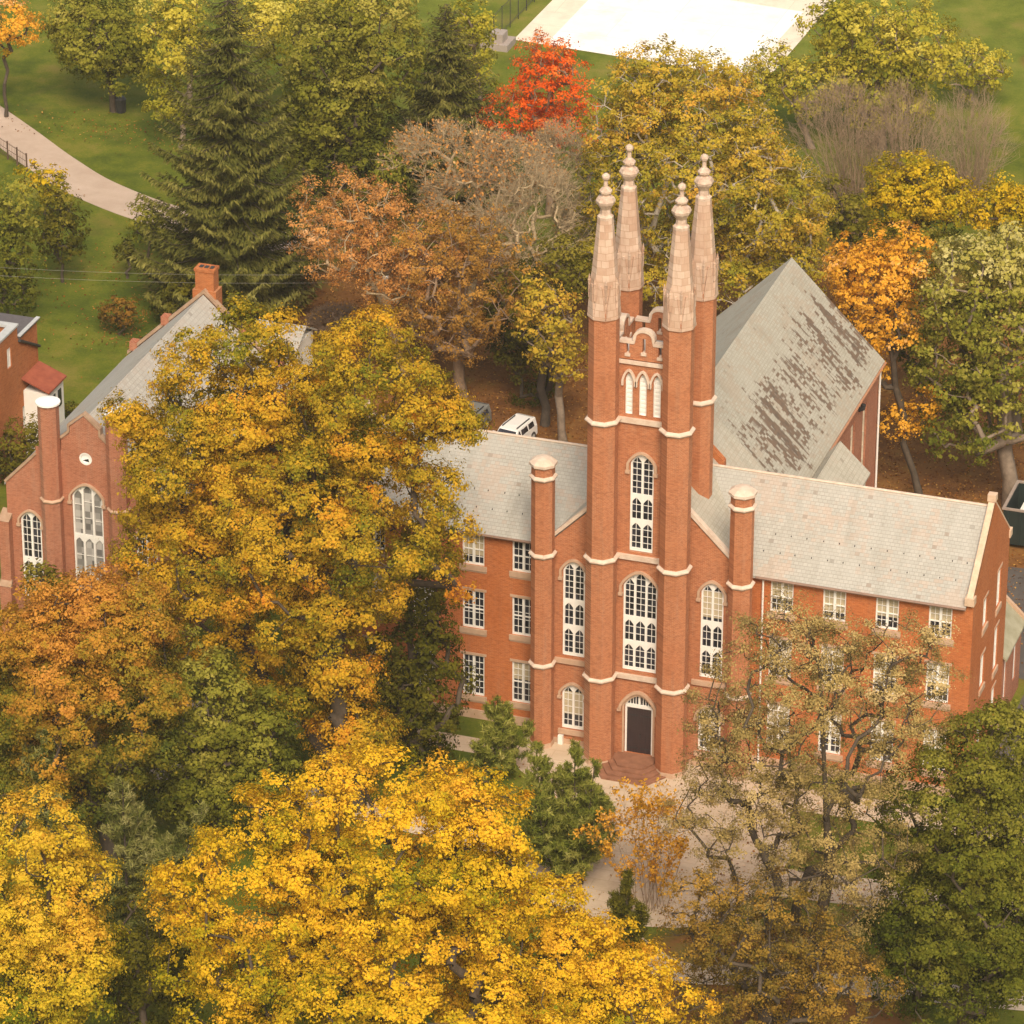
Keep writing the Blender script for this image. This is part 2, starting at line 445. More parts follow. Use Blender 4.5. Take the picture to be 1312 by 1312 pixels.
# inner faces of the parapet gables
for sx in (-1, 1):
    x = sx*(XE-.38)
    w.panel([(0, EAVE-.5), (0, EAVE+.42), (YM, RIDGE+.42), (WID, EAVE+.42), (WID, EAVE-.5), (YM, RIDGE-.6)], [], lambda u, d, z, x=x: (x, u, z))
w.build('wall', M_BRICK, main)
# gable copings with kneelers
for sx in (-1, 1):
    c = MB(); M = eastmap(sx*(XE-.19))
    c.ribbon([(-.12, EAVE+.40), (YM, RIDGE+.52), (WID+.12, EAVE+.40)], .15, -.19, .17, M)
    for y in (-.02, WID+.02): bar(c, M, y-.28, y+.28, EAVE-.02, EAVE+.46, -.28, .28)
    bar(c, M, YM-.24, YM+.24, RIDGE+.5, RIDGE+.92, -.25, .25)
    c.build('coping', M_GCOP, main)
# plinth
for a, b in ((-XE-.05, -6.5), (6.5, XE+.05)):
    pl = MB(); bar(pl, F0, a, b, -.2, .59, -.2, .08); pl.build('plinth', M_SILL, main)
pl = MB(); bar(pl, E1, -.08, WID, -.2, .585, -.2, .08); pl.build('plinth', M_SILL, main)
# wing roof (two wings, front and rear slopes), with gutter
r = MB(); t = .16; ov = .3; sl = (RIDGE-EAVE)/YM
for a, b in ((-XE+.385, 0), (0, XE-.385)):
    r.quadslab([(a, -ov, EAVE+.1-ov*sl), (b, -ov, EAVE+.1-ov*sl), (b, YM, RIDGE+.1), (a, YM, RIDGE+.1)], t)
    r.quadslab([(a, WID+ov, EAVE+.1-ov*sl), (a, YM, RIDGE+.1), (b, YM, RIDGE+.1), (b, WID+ov, EAVE+.1-ov*sl)], t)
roof = r.build('roof', M_SLATE, main)
M_GUT = plain_mat('gutter_metal', (.24, .15, .11), .5)
for a, b in ((-XE+.4, -6.5), (6.5, XE-.4)):
    g = MB(); g.tube([(a, -ov-.07, EAVE-.22), (b, -ov-.07, EAVE-.22)], .085, 6)
    bar(g, F0, a, b, EAVE-.3, EAVE-.12, .0, .16)
    g.build('gutter', M_GUT, roof)
rg = MB(); rg.tube([(-XE+.4, YM, RIDGE+.11), (XE-.4, YM, RIDGE+.11)], .085, 6); rg.build('ridge', M_STONE, roof)
sgm = None
for xs in ((-18.5, -6.6), (6.6, 18.7)):
    for row, (yy, off) in enumerate(((.9, 0), (1.75, .45))):
        x = xs[0] + off
        while x < xs[1]:
            z = EAVE + .1 + yy*sl
            if sgm is None:
                sg = MB(); sg.box(-.02, .02, -.028, .028, -.02, .07); o = sg.build('snow_guard', M_IRON, roof); sgm = o
            else:
                o = sgm.copy(); COL.objects.link(o); o.parent = roof
            o.location = (x + rnd.uniform(-.05, .05), yy, z); x += .95
# windows of the wings
bl = random.Random(3)
for xs in (LX, RX):
    for x in xs:
        for i, (z0, z1, rows) in enumerate(ROWS):
            b = bl.choice([0, 0, .45, .7] if xs is LX else [.62, .75, .5, .6])
            casement(main, F0, x, x+WW, z0, z1, rows, blind=b)
for (a, b), zz in ((GA[0], gz), (GA[1], gz2)):
    for z0, z1 in zz:
        casement(main, E1, a, b, z0, z1, 4, blind=.95, bmat=M_WHITE)
dp = MB(); dp.tube([(6.9, -.14, EAVE-.3), (6.9, -.14, .1)], .06, 6); dp.build('downpipe', M_WHITE, main)

# --- central block with its front gable
YB = -1.2; FB = frontmap(YB)
SWZ = (5.9, 11.55, 12.2); LWZ = (1.0, 3.45, 4.0)
blk = MB(); holes = []
SX = [(-4.89, -3.54), (3.50, 4.86)]
for a, b in SX:
    holes.append(arch_outline(a, b, *SWZ)); holes.append(arch_outline(a, b, *LWZ))
GZ = 19.0
blk.panel([(-6, 0), (-6, GZ-6), (0, GZ), (6, GZ-6), (6, 0)], holes, FB)
blk.panel([(-1.2, 0), (-1.2, GZ-6), (3, GZ-6), (3, 0)], [], lambda u, d, z: (6 + d, u, z))
blk.panel([(-1.2, 0), (-1.2, GZ-6), (3, GZ-6), (3, 0)], [], lambda u, d, z: (-6 - d, u, z))
blk.build('central_block', M_TBRICK, main)
for i, (a, b) in enumerate(SX):
    gothic(main, FB, a, b, *SWZ, 2, (.34, .64), blind=(0, .3)[i])
    gothic(main, FB, a, b, *LWZ, 2, (), blind=.62, drop=.25)
    s = MB(); bar(s, FB, a-.45, b+.45, 5.42, 5.74, -.05, .14); s.build('string_course', M_SILL, main)
    s = MB(); bar(s, FB, a-.2, b+.2, .66, .98, -.05, .14); s.build('string_course', M_SILL, main)
for a, b in ((-5.4, -3.0), (3.0, 5.4)):
    s = MB(); bar(s, FB, a, b, -.2, .3, -.05, .1); s.build('plinth', M_SILL, main)
c = MB()
for s_ in (-1, 1):
    c.prism([(s_*5.6, GZ-5.6+.12), (s_*5.6, GZ-5.6+.42), (0, GZ+.42), (0, GZ+.12)], -.3, .1, FB)
c.build('coping', M_STONE, main)
r = MB()
for s_ in (-1, 1):
    r.quadslab([(0, -.9, GZ+.08), (s_*5.98, -.9, GZ-5.9), (s_*5.98, 3.5, GZ-5.9), (0, 9.0, GZ+.08)] if False else
               [(0, -.9, GZ+.08), (s_*5.95, -.9, GZ-5.87), (s_*5.95, 9.0, GZ-5.87), (0, 9.0, GZ+.08)], .15)
r.build('roof', M_SLATE_Y, main)
bx = MB(); bx.box(-5.05, -4.75, -1.5, -1.25, .02, .6); bx.build('meter_box', M_WHITE, main)
# small corner turrets
for s_ in (-1, 1):
    cx, cy, ap = s_*5.976, -1.71, .64
    tb = MB(); oct_prism(tb, cx, cy, ap, .3, 18.55); t_ = tb.build('turret', M_TBRICK, main)
    for z in (5.5, 12.75, 17.75):
        q = MB(); q.lathe(cx, cy, ringprof(ap, z)); q.build('string_course', M_STONE, t_)
    q = MB(); k = 1/math.cos(PI/8)
    q.lathe(cx, cy, [((ap-.02)*k, 18.4), ((ap+.13)*k, 18.52), ((ap+.13)*k, 18.68), ((ap-.04)*k, 18.82), ((ap*.72)*k, 18.91), ((ap*.4)*k, 18.96), (.05, 18.98)])
    q.build('cap', M_STONE, t_)
    q = MB(); oct_prism(q, cx, cy, ap+.07, -.2, .3, ap+.02); q.build('plinth', M_SILL, t_)

# --- the tower
YT = -1.85; FT = frontmap(YT)
tw = MB(); holes = []
BW = (-1.02, 1.04, 5.95, 11.5, 12.43); MW = (-.70, .71, 13.8, 19.45, 20.1); DR = (-.84, .90, .42, 3.62, 4.36)
BEL = [(-1.07, -.62), (-.25, .20), (.585, 1.035)]
holes = [arch_outline(*BW), arch_outline(*MW), arch_outline(*DR)] + [arch_outline(a, b, 22.5, 24.7, 25.12) for a, b in BEL]
PT = 27.0
tw.panel([(-1.9, 0), (-1.9, 26.0), (1.9, 26.0), (1.9, 0)], holes, FT, .3)
tw.panel([(-1.85, 12), (-1.85, 26.0), (1.5, 26.0), (1.5, 12)], [], eastmap(1.9))
tw.panel([(-1.85, 12), (-1.85, 26.0), (1.5, 26.0), (1.5, 12)], [], lambda u, d, z: (-1.9 - d, u, z))
tw.panel([(-1.9, 12), (-1.9, 26.0), (1.9, 26.0), (1.9, 12)], [], lambda u, d, z: (u, 1.5 + d, z))
tower = tw.build('tower', M_TBRICK, main)
tr = MB(); tr.box(-1.88, 1.88, -1.83, 1.48, 25.6, 25.95); tr.build('roof', M_LEAD, tower)
hatch = MB(); hatch.box(.45, 1.15, -.6, .2, 25.95, 26.35); hatch.build('hatch', plain_mat('grey_hatch', (.3, .3, .3), .4, .4), tower)
# parapets on all four sides
def parapet(M, a, b):
    w_ = b-a; c0 = (a+b)/2
    lo = 27.02
    p = MB()
    outer = [(a, 25.96), (a, lo), (c0-.52, lo)] + [(c0 - .52*math.cos(PI*i/10), lo + .28 + .5*math.sin(PI*i/10)**.8) for i in range(0, 11)] + [(c0+.52, lo), (b, lo), (b, 25.96)]
    slits = [rect(c0+o-.09, c0+o+.09, z0, z1) for o, z0, z1 in ((-.95, 26.35, 26.95), (0, 26.5, 27.35), (.95, 26.35, 26.95))]
    p.panel(outer, slits, M, .3)
    p.panel(outer, slits, lambda u, d, z: M(u, d-.3, z), .01)
    o = p.build('parapet', M_TBRICK, tower)
    q = MB(); q.ribbon([(a, lo+.05), (c0-.58, lo+.05)] + [(c0 - .56*math.cos(PI*i/10), lo + .3 + .52*math.sin(PI*i/10)**.8) for i in range(0, 11)] + [(c0+.58, lo+.05), (b, lo+.05)], .17, -.36, .07, M)
    for off, z0 in ((-.95, 26.33), (0, 26.48), (.95, 26.33)):
        bar(q, M, c0+off-.16, c0+off+.16, z0-.14, z0+.03, -.34, .09)
    q.build('coping', M_STONE, o)
    q = MB(); bar(q, M, a, b, 25.74, 25.955, -.05, .13); q.build('string_course', M_STONE, o)
parapet(FT, -1.45, 1.45); parapet(lambda u, d, z: (u, 1.5 + d, z), -1.45, 1.45)
parapet(eastmap(1.9), -1.65, 1.3); parapet(lambda u, d, z: (-1.9 - d, u, z), -1.65, 1.3)
for z in (22.22, 13.48, 5.62):
    q = MB(); bar(q, FT, -1.5, 1.5, z-.17, z+.14, -.05, .16)
    if z > 20: bar(q, eastmap(1.9), -1.7, 1.35, z-.17, z+.14, -.05, .12); bar(q, lambda u, d, z: (u, 1.5 + d, z), -1.5, 1.5, z-.17, z+.14, -.05, .12)
    q.build('string_course', M_STONE, tower)
gothic(main, FT, *BW, 3, (.33, .62), blind=0, D=-.18)
gothic(main, FT, *MW, 2, (.345, .63), D=-.18, hood=True)
for a, b in BEL:
    f = MB(); out = arch_outline(a+.03, b-.03, 22.53, 24.7, 25.08, 10)
    f.ribbon(out, .07, -.24, -.12, FT, closed=True)
    for k in range(1, 9): 
        z = 22.55 + 2.45*k/9
        f.prism([(a+.04, z-.10), (b-.04, z-.10), (b-.04, z+.05), (a+.04, z+.05)], -.2, -.17, FT)
    o = f.build('window', M_WHITE, main)
    q = MB(); q.add([FT(u, -.21, z) for u, z in out], [tuple(t) for t in tessellate_polygon([[Vector((u, z, 0)) for u, z in out]])]); q.build('louver', M_WHITE, o)
    q = MB(); e = .15
    q.ribbon([(a-e, 24.35)] + arch_pts(a-e, b+e, 24.62, 25.34, 12) + [(b+e, 24.35)], .13, -.02, .13, FT); q.build('hood_mould', M_STONE, o)
# door with fanlight
dm = MB(); D = -.2
n_ = 9
for k in range(n_):
    a = DR[0]+.12 + (DR[1]-DR[0]-.24)*k/n_; b = DR[0]+.12 + (DR[1]-DR[0]-.24)*(k+1)/n_
    bar(dm, FT, a+.008, b-.008, .44, 3.46, D-.1, D)
bar(dm, FT, DR[0]+.12, DR[1]-.12, .44, 3.46, D-.12, D-.02)
door = dm.build('door', M_DOOR, main)
for z in (.7, 2.9):
    for a, b in ((DR[0]+.2, -.05), (.12, DR[1]-.2)):
        k_ = MB(); bar(k_, FT, a, b, z, z+.07, D-.01, D+.02); k_.build('hinge', M_IRON, door)
k_ = MB(); bar(k_, FT, .07, .12, 1.45, 1.7, D-.01, D+.06); k_.build('handle', M_IRON, door)
f = MB(); bar(f, FT, DR[0]+.02, DR[1]-.02, 3.46, 3.66, D-.1, D+.06)
for a, b in ((DR[0]+.01, DR[0]+.12), (DR[1]-.12, DR[1]-.01)): bar(f, FT, a, b, .43, 3.46, D-.1, D+.05)
f.ribbon(arch_pts(DR[0]+.06, DR[1]-.06, 3.66, DR[4]-.06, 12), .1, D-.08, D+.05, FT)
c0 = (DR[0]+DR[1])/2
bar(f, FT, c0-.06, c0+.06, 3.66, DR[4]-.08, D-.08, D+.055)
for o in (-.55, -.38, -.22, .22, .38, .55): bar(f, FT, c0+o-.018, c0+o+.018, 3.66, arch_h(c0+o, DR[0], DR[1], 3.62, DR[4])-.05, D-.05, D+.02)
ff = f.build('fanlight', M_WHITE, main)
q = MB(); o2 = [(DR[0]+.03, 3.5)] + arch_pts(DR[0]+.03, DR[1]-.03, 3.62, DR[4]-.02, 12) + [(DR[1]-.03, 3.5)]
q.add([FT(u, D-.07, z) for u, z in o2], [tuple(t) for t in tessellate_polygon([[Vector((u, z, 0)) for u, z in o2]])]); q.build('pane', M_GLASS, ff)
q = MB(); e = .24
q.ribbon([(DR[0]-e-.18, 3.3), (DR[0]-e, 3.3)] + arch_pts(DR[0]-e, DR[1]+e, 3.55, DR[4]+.28, 14) + [(DR[1]+e, 3.3), (DR[1]+e+.18, 3.3)], .17, -.02, .17, FT)
q.ribbon([(DR[0]-.06, .45)] + arch_pts(DR[0]-.06, DR[1]+.06, 3.6, DR[4]+.05, 12) + [(DR[1]+.06, .45)], .11, -.2, .03, FT)
q.build('hood_mould', M_SILL, main)
# half octagonal entrance steps
st = MB()
for i, (R_, D_, z0, z1) in enumerate(((2.55, 2.75, -.2, .10), (2.15, 2.35, .10, .21), (1.75, 1.95, .21, .32), (1.4, 1.55, .32, .43))):
    a = R_; yb = YT+.05
    poly = [(-a, yb), (-a, YT-D_*.52), (-a*.62, YT-D_), (a*.62, YT-D_), (a, YT-D_*.52), (a, yb)]
    poly = [(x*.86, y) for x, y in poly]
    st.add([(x, y, z0) for x, y in poly] + [(x, y, z1) for x, y in poly],
           [tuple(range(6)), tuple(reversed(range(6, 12)))] + [(j, (j+1) % 6, (j+1) % 6+6, j+6) for j in range(6)])
st.build('steps', M_BROWN, main)
# four great octagonal turrets with stone spires
AP = .815; k8 = 1/math.cos(PI/8)
for sx in (-1, 1):
    for yy in (-2.39, 2.01):
        cx, cy = sx*2.2, yy
        tb = MB(); oct_prism(tb, cx, cy, AP+.02, .3, 13.5); oct_prism(tb, cx, cy, AP, 13.45, 29.2)
        t_ = tb.build('turret', M_TBRICK, main)
        for z in (5.67, 13.48, 22.28):
            q = MB(); q.lathe(cx, cy, ringprof(AP+.01, z, .15, .2)); q.build('string_course', M_STONE, t_)
        q = MB(); oct_prism(q, cx, cy, AP+.1, -.2, .3, AP+.04); q.build('plinth', M_SILL, t_)
        s = MB()
        s.lathe(cx, cy, [((AP-.02)*k8, 28.9), ((AP-.06)*k8, 29.1), ((AP-.07)*k8, 30.9), ((AP-.08)*k8, 31.2), ((AP-.13)*k8, 31.5), (.415*k8, 34.72)])
        # pointed gablets, one to a face, with dark joints between
        for j in range(8):
            a = j*PI/4
            tx, ty = -math.sin(a), math.cos(a); ox, oy = math.cos(a), math.sin(a)
            hw_ = .325; A_ = AP + .0
            def PM(u, d, z):
                rr = A_ + d - (z-29.)*.030
                return (cx + ox*rr + tx*u, cy + oy*rr + ty*u, z)
            s.prism([(-hw_, 28.85), (-hw_*.95, 29.2), (-.06, 30.85), (.06, 30.85), (hw_*.95, 29.2), (hw_, 28.85)], -.14, .075, PM)
            s.prism([(-hw_-.02, 28.78), (-hw_-.02, 28.93), (hw_+.02, 28.93), (hw_+.02, 28.78)], -.1, .085, PM)
            b = a + PI/8
            cr = (AP-.01)*k8
            bx_, by_ = cx + math.cos(b)*cr, cy + math.sin(b)*cr
            s.lathe(bx_, by_, [(.05, 29.9), (.06, 30.9), (.085, 30.95), (.01, 31.35)], n=4, rot=b)
        sp = s.build('spire', M_SPIRE, t_)
        fn = MB()
        fn.lathe(cx, cy, [(.37, 34.6), (.46, 34.68), (.465, 34.84), (.32, 34.96), (.30, 35.26), (.40, 35.42), (.53, 35.62), (.57, 35.78), (.47, 35.98), (.25, 36.08),
            (.25, 36.14), (.36, 36.26), (.375, 36.38), (.25, 36.52), (.13, 36.6), (.115, 36.92), (.14, 36.99), (.22, 37.09), (.24, 37.2), (.20, 37.31), (.08, 37.4)], n=8)
        fn.build('finial', M_FIN, t_, smooth=False)

# ================================================================== HALL BEHIND
hall = empty('assembly_hall', 'brick hall behind the tower whose steep slate roof carries long brown streaks', 'building', (0, 20, 0))
HW, HZ, HE, HY0, HY1 = 5.95, 18.87, 12.95, 9.1, 30.13
h = MB()
EH = eastmap(HW)
hx = [(14.5 + i*2.95, 14.5 + i*2.95 + 1.0) for i in range(5)]
h.panel([(HY0, 0), (HY0, HE), (HY1, HE), (HY1, 0)], [rect(a, b, 4.2, 11.2) for a, b in hx], EH, .25)
h.panel([(HY0, 0), (HY0, HE), (HY1, HE), (HY1, 0)], [], lambda u, d, z: (-HW - d, u, z))
h.panel([(-HW, 0), (-HW, HE), (0, HZ), (HW, HE), (HW, 0)], [], lambda u, d, z: (u, HY1 + d, z))
h.build('wall', M_CBRICK, hall)
for a, b in hx:
    f = MB(); bar(f, EH, a+.02, b-.02, 4.22, 11.18, -.22, -.2)
    for t_ in (a+.06, (a+b)/2, b-.06): bar(f, EH, t_-.045, t_+.045, 4.2, 11.2, -.2, -.12)
    for k in range(8): z = 4.3+k*.97; bar(f, EH, a, b, z-.04, z+.04, -.2, -.13)
    f.build('window', plain_mat('stone_coloured_paint', (.56, .47, .36), .7), hall)
r = MB(); hs = (HZ-HE)/HW; o_ = .32
for s_ in (-1, 1):
    r.quadslab([(0, HY0-.05, HZ+.12), (s_*(HW+o_), HY0-.05, HE+.12-o_*hs), (s_*(HW+o_), HY1+.15, HE+.12-o_*hs), (0, HY1+.15, HZ+.12)], .16)
hr = r.build('roof', M_SLATE_H, hall)
g = MB(); g.tube([(HW+o_+.06, HY0+2, HE-.3), (HW+o_+.06, HY1+.1, HE-.3)], .08, 6)
bar(g, EH, HY0, HY1, HE-.35, HE-.12, .0, .2)
g.build('gutter', plain_mat('brick_coloured_gutter', (.42, .2, .11), .5), hr)
g = MB(); g.tube([(HW+.12, HY1-.1, HE-.3), (HW+.12, HY1-.1, .1)], .07, 6); g.build('downpipe', M_WHITE, hall)
v = MB(); v.tube([(HW, 25.2, 11.6), (HW+.25, 25.2, 11.7), (HW+.3, 25.2, 12.0)], .16, 8); v.build('vent', M_IRON, hall)
PX0, PX1 = 1.75, 2.85
pz = MB(); pz.prism([(PX0, HZ-PX0+.1), (PX1, HZ-PX1+.1), (PX1, HZ-PX1+.72), (PX0, HZ-PX0+.72)], -.4, .05, frontmap(5.4)); pz.build('parapet', M_BRICK, hall, label='short sloping brick parapet')
# low annex tucked between hall and wing
an = MB(); AY1 = 16.4
an.panel([(6.0, 0), (6.3, 12.6), (7.0, 13.45), (8.7, 11.8), (8.7, 0)], [rect(7.2, 8.2, 7.5, 10.5)], lambda u, d, z: (u, AY1 + d, z))
an.panel([(9.1, 0), (9.1, 11.8), (AY1, 11.8), (AY1, 0)], [], eastmap(8.7))
an_o = an.build('annex', plain_mat('cream_render', (.70, .62, .52), .8), hall)
r = MB()
r.quadslab([(7.0, 9.1, 13.6), (8.95, 9.1, 11.75), (8.95, AY1+.12, 11.75), (7.0, AY1+.12, 13.6)], .13)
r.quadslab([(7.0, 9.1, 13.6), (7.0, AY1+.12, 13.6), (6.3, AY1+.12, 12.75), (6.3, 9.1, 12.75)], .13)
r.build('roof', M_SLATE_Y, an_o)
r = MB(); r.quadslab([(5.35, 9.12, 13.72), (6.6, 9.12, 12.95), (6.6, 11.6, 12.95), (5.75, 11.6, 13.32)], .04); r.build('flashing', plain_mat('dark_lead', (.17, .15, .15), .6), an_o)

# ================================================================== REAR ANNEX AT RIGHT EDGE
ra = empty('rear_wing', 'low brick rear wing with a mossy slate roof behind the right gable', 'building', (17, 12, 0))
m = MB(); RXE = 19.25
m.panel([(9.08, 0), (9.08, 4.6), (14.2, 4.6), (14.2, 0)], [rect(9.75, 10.35, 1.3, 4.2), rect(12.3, 12.95, 1.3, 4.2)], eastmap(RXE))
m.panel([(13, 0), (13, 4.6), (16.1, 7.6), (19.25, 4.6), (19.25, 0)], [], lambda u, d, z: (u, 14.2 + d, z))
m.build('wall', M_CBRICK, ra)
for a, b in ((9.75, 10.35), (12.3, 12.95)): casement(ra, eastmap(RXE), a, b, 1.3, 4.2, 4, blind=.95, sill=False)
r = MB()
r.quadslab([(16.1, 9.08, 7.75), (19.5, 9.08, 4.5), (19.5, 14.3, 4.5), (16.1, 14.3, 7.75)], .14)
r.quadslab([(16.1, 9.08, 7.75), (16.1, 14.3, 7.75), (12.8, 14.3, 4.6), (12.8, 9.08, 4.6)], .14)
r.build('roof', M_MOSS, ra)
c = MB(); c.prism([(16.1, 7.7), (16.1, 8.0), (19.55, 4.72), (19.55, 4.42)], -.02, .22, lambda u, d, z: (u, 14.2 + d, z)); c.build('coping', M_SILL, ra)

# ================================================================== CHAPEL HALL (left)
ch = empty('gabled_hall', 'brick hall at left with white lancet windows, round window and slender turret', 'building', (-35.93, 10, 0))
CX, CY0, CY1, CW = -35.93, 1.0, 20.7, 5.35
CEZ, CRZ = 10.35, 15.35
FC = frontmap(CY0)
wA = (-40.42, -39.06, 2.6, 8.05, 8.65); wA2 = (2*CX+39.06, 2*CX+40.42, 2.6, 8.05, 8.65)
wB = (-36.93, -34.93, 2.2, 10.2, 11.02)
def circ(cx, cz, r, n=18): return [(cx - r*math.cos(2*PI*i/n), cz + r*math.sin(2*PI*i/n)) for i in range(n)]
m = MB()
outer = [(CX-CW, 0), (CX-CW, 10.45), (-39.2, 12.6), (-39.2, 13.2), (-37.5, 13.2), (-37.5, 14.0), (-36.95, 14.45), (-36.95, 14.85), (CX, 15.72),
         (-34.91, 14.85), (-34.91, 14.45), (2*CX+37.5, 14.0), (2*CX+37.5, 13.2), (2*CX+39.2, 13.2), (2*CX+39.2, 12.6), (CX+CW, 10.45), (CX+CW, 0)]
m.panel(outer, [arch_outline(*wA), arch_outline(*wA2), arch_outline(*wB), circ(CX, 12.82, .42)], FC, .25)
m.panel([(CY0, 0), (CY0, CEZ), (CY1, CEZ), (CY1, 0)], [], eastmap(CX+CW))
m.panel([(CY0, 0), (CY0, CEZ), (CY1, CEZ), (CY1, 0)], [], lambda u, d, z: (CX-CW - d, u, z))
m.panel([(CX-CW, 0), (CX-CW, CEZ+.3), (CX, CRZ+.35), (CX+CW, CEZ+.3), (CX+CW, 0)], [], lambda u, d, z: (u, CY1 + d, z))
m.build('wall', M_CBRICK, ch)
M_BCOP = stone_mat('brown_coping', (.30, .19, .12, 1), (.42, .29, .20, 1), 2.)
for pth in ([(CX-CW-.05, 10.5), (-39.2, 12.72)], [(CX+CW+.05, 10.5), (2*CX+39.2, 12.72)], [(-37.5, 14.05), (-36.95, 14.55), (-36.95, 14.98), (CX, 15.85), (-34.91, 14.98), (-34.91, 14.55), (2*CX+37.5, 14.05)]):
    m = MB(); m.ribbon(pth, .16, -.3, .1, FC); m.build('coping', M_BCOP, ch)
for s_ in (-1, 1):
    x = CX + s_*2.2; cy = CY0-.25; ap = .60
    q = MB(); oct_prism(q, x, cy, ap, -.2, 16.35); t_ = q.build('turret', M_CBRICK, ch)
    q = MB(); q.lathe(x, cy, [((ap-.02)*k8, 16.3), ((ap+.1)*k8, 16.36), ((ap+.1)*k8, 16.48), (.4, 16.56), (.05, 16.6)], n=16); q.build('cap', M_WCAP, t_)
    q = MB(); q.lathe(x, cy, ringprof(ap, 9.95, .1, .16)); q.build('string_course', M_SILL, t_)
    # outer buttresses
    x0 = CX + s_*(CW+.05); b_ = MB()
    b_.box(x0-.38, x0+.38, CY0-.75, CY0+.3, -.2, 3.6); b_.box(x0-.34, x0+.34, CY0-.55, CY0+.3, 3.6, 8.0)
    bt = b_.build('buttress', M_CBRICK, ch)
    q = MB(); q.prism([(CY0-.6, 8.0), (CY0+.3, 8.0), (CY0+.3, 8.5)], x0-.37, x0+.37, lambda u, d, z: (d, u, z)); q.build('cap', M_BCOP, bt)
    q = MB(); q.prism([(CY0-.8, 3.6), (CY0-.5, 3.6), (CY0-.5, 4.0)], x0-.39, x0+.39, lambda u, d, z: (d, u, z)); q.build('cap', M_BCOP, bt)
gothic(ch, FC, *wA, 2, (.5,), frost=False, blind=0, hw=.12, drop=.3, rowh=.5)
gothic(ch, FC, *wA2, 2, (.5,), frost=False, hw=.12, drop=.3, rowh=.5)
gothic(ch, FC, *wB, 3, (.33, .66), frost=True, hw=.13, drop=.35, rowh=1.2, cols=1)
f = MB(); f.ribbon(circ(CX, 12.82, .36), .12, -.15, -.02, FC, closed=True)
o = f.build('window', M_WHITE, ch, label='small round white window in the gable')
q = MB(); cc = circ(CX, 12.82, .34); q.add([FC(u, -.1, z) for u, z in cc], [tuple(range(len(cc)))]); q.build('pane', M_WCAP, o)
q = MB(); q.prism([(CX-.2, 12.66), (CX+.2, 12.6), (CX+.15, 12.8), (CX-.05, 12.74)], -.09, -.07, FC); q.build('broken_pane', M_GLASS, o)
r = MB(); cs = (CRZ-CEZ)/CW; o_ = .25
for s_ in (-1, 1):
    r.quadslab([(CX, CY0+.3, CRZ+.1), (CX+s_*(CW+o_), CY0+.3, CEZ+.1-o_*cs), (CX+s_*(CW+o_), CY1-.36, CEZ+.1-o_*cs), (CX, CY1-.36, CRZ+.1)], .16)
r.build('roof', M_SLATE_C, ch)
MR = lambda u, d, z: (u, CY1 + d, z)
for s_ in (-1, 1):
    c = MB(); c.prism([(CX, CRZ+.15), (CX, CRZ+.42), (CX+s_*(CW+.1), CEZ+.34), (CX+s_*(CW+.1), CEZ+.08)], -.30, .06, MR); c.build('coping', M_BCOP, ch)
    for q_ in (2.75, 5.0):
        zz = CRZ+.3 - q_*cs; c = MB(); bar(c, MR, CX+s_*q_-.26, CX+s_*q_+.26, zz-.2, zz+.40, -.33, .3); c.build('corbel', M_CBRICK, ch)
k_ = MB(); k_.box(CX-.85, CX+.75, CY1-.1, CY1+.95, 13, 15.6); k_.box(CX-.68, CX+.58, CY1+.0, CY1+.85, 15.6, 17.0); k_.box(CX-.74, CX+.64, CY1-.05, CY1+.9, 16.86, 17.05)
kk = k_.build('chimney', M_HBRICK, ch)
k_ = MB()
for i in range(3): k_.box(CX-.5+i*.36, CX-.26+i*.36, CY1+.25, CY1+.6, 17.0, 17.09)
k_.build('flue', M_IRON, kk)

# ================================================================== BRICK HOUSE (far left) with red lean-to
ho = empty('brick_house', 'orange brick house with flat dark roof and red tiled lean-to at the left edge', 'building', (-54, 22, 0))
HX = -50.5; EHo = eastmap(HX)
m = MB(); hw_ = [rect(21.75, 22.4, 7.35, 8.8), rect(23.75, 24.6, 2.1, 3.75), rect(18.6, 19.4, 7.3, 8.8), rect(18.6, 19.4, 2.1, 4.2)]
m.panel([(15, 0), (15, 9.75), (23.5, 9.75), (23.5, 8.8), (26.6, 8.8), (26.6, 0)], hw_, EHo, .16)
m.panel([(-60, 0), (-60, 8.8), (HX, 8.8), (HX, 0)], [], lambda u, d, z: (u, 26.6 + d, z))
m.panel([(-60, 0), (-60, 9.75), (HX, 9.75), (HX, 0)], [], frontmap(15.))
m.box(-60, HX-.002, 23.2, 23.498, 8.5, 9.75)
m.build('wall', M_HBRICK, ho)
for r_ in hw_: casement(ho, EHo, r_[0][0], r_[2][0], r_[0][1], r_[1][1], 3, sill=False)
q = MB(); q.box(HX-.5, HX+.08, 15, 23.6, 9.752, 9.9); q.build('coping', M_LEAD, ho)
q = MB(); q.box(-60, HX-.5, 23.05, 23.6, 9.752, 9.9); q.build('coping', M_LEAD, ho)
r = MB(); r.box(-60, HX+.1, 23.62, 26.75, 8.803, 8.93); r.build('roof', M_DARKROOF, ho)
r = MB(); r.box(HX-.12, HX+.16, 23.62, 26.85, 8.935, 9.0); r.build('roof_edge', M_LEAD, ho)
r = MB(); r.box(-60, HX-.6, 15, 23.0, 9.2, 9.3); r.build('roof', M_DARKROOF, ho)
r = MB(); r.tube([(HX+.1, 23.55, 8.7), (HX+.1, 26.65, 6.95)], .11, 6); r.build('gutter', M_IRON, ho)
r = MB(); r.box(HX+.01, -48.75, 24.0, 26.55, 0, 4.85); lt = r.build('lean_to', M_WHITE, ho)
r = MB(); r.quadslab([(HX, 23.8, 5.85), (-48.55, 23.8, 5.05), (-48.55, 26.7, 5.05), (HX, 26.7, 5.85)], .12); r.build('roof', M_REDROOF, lt)
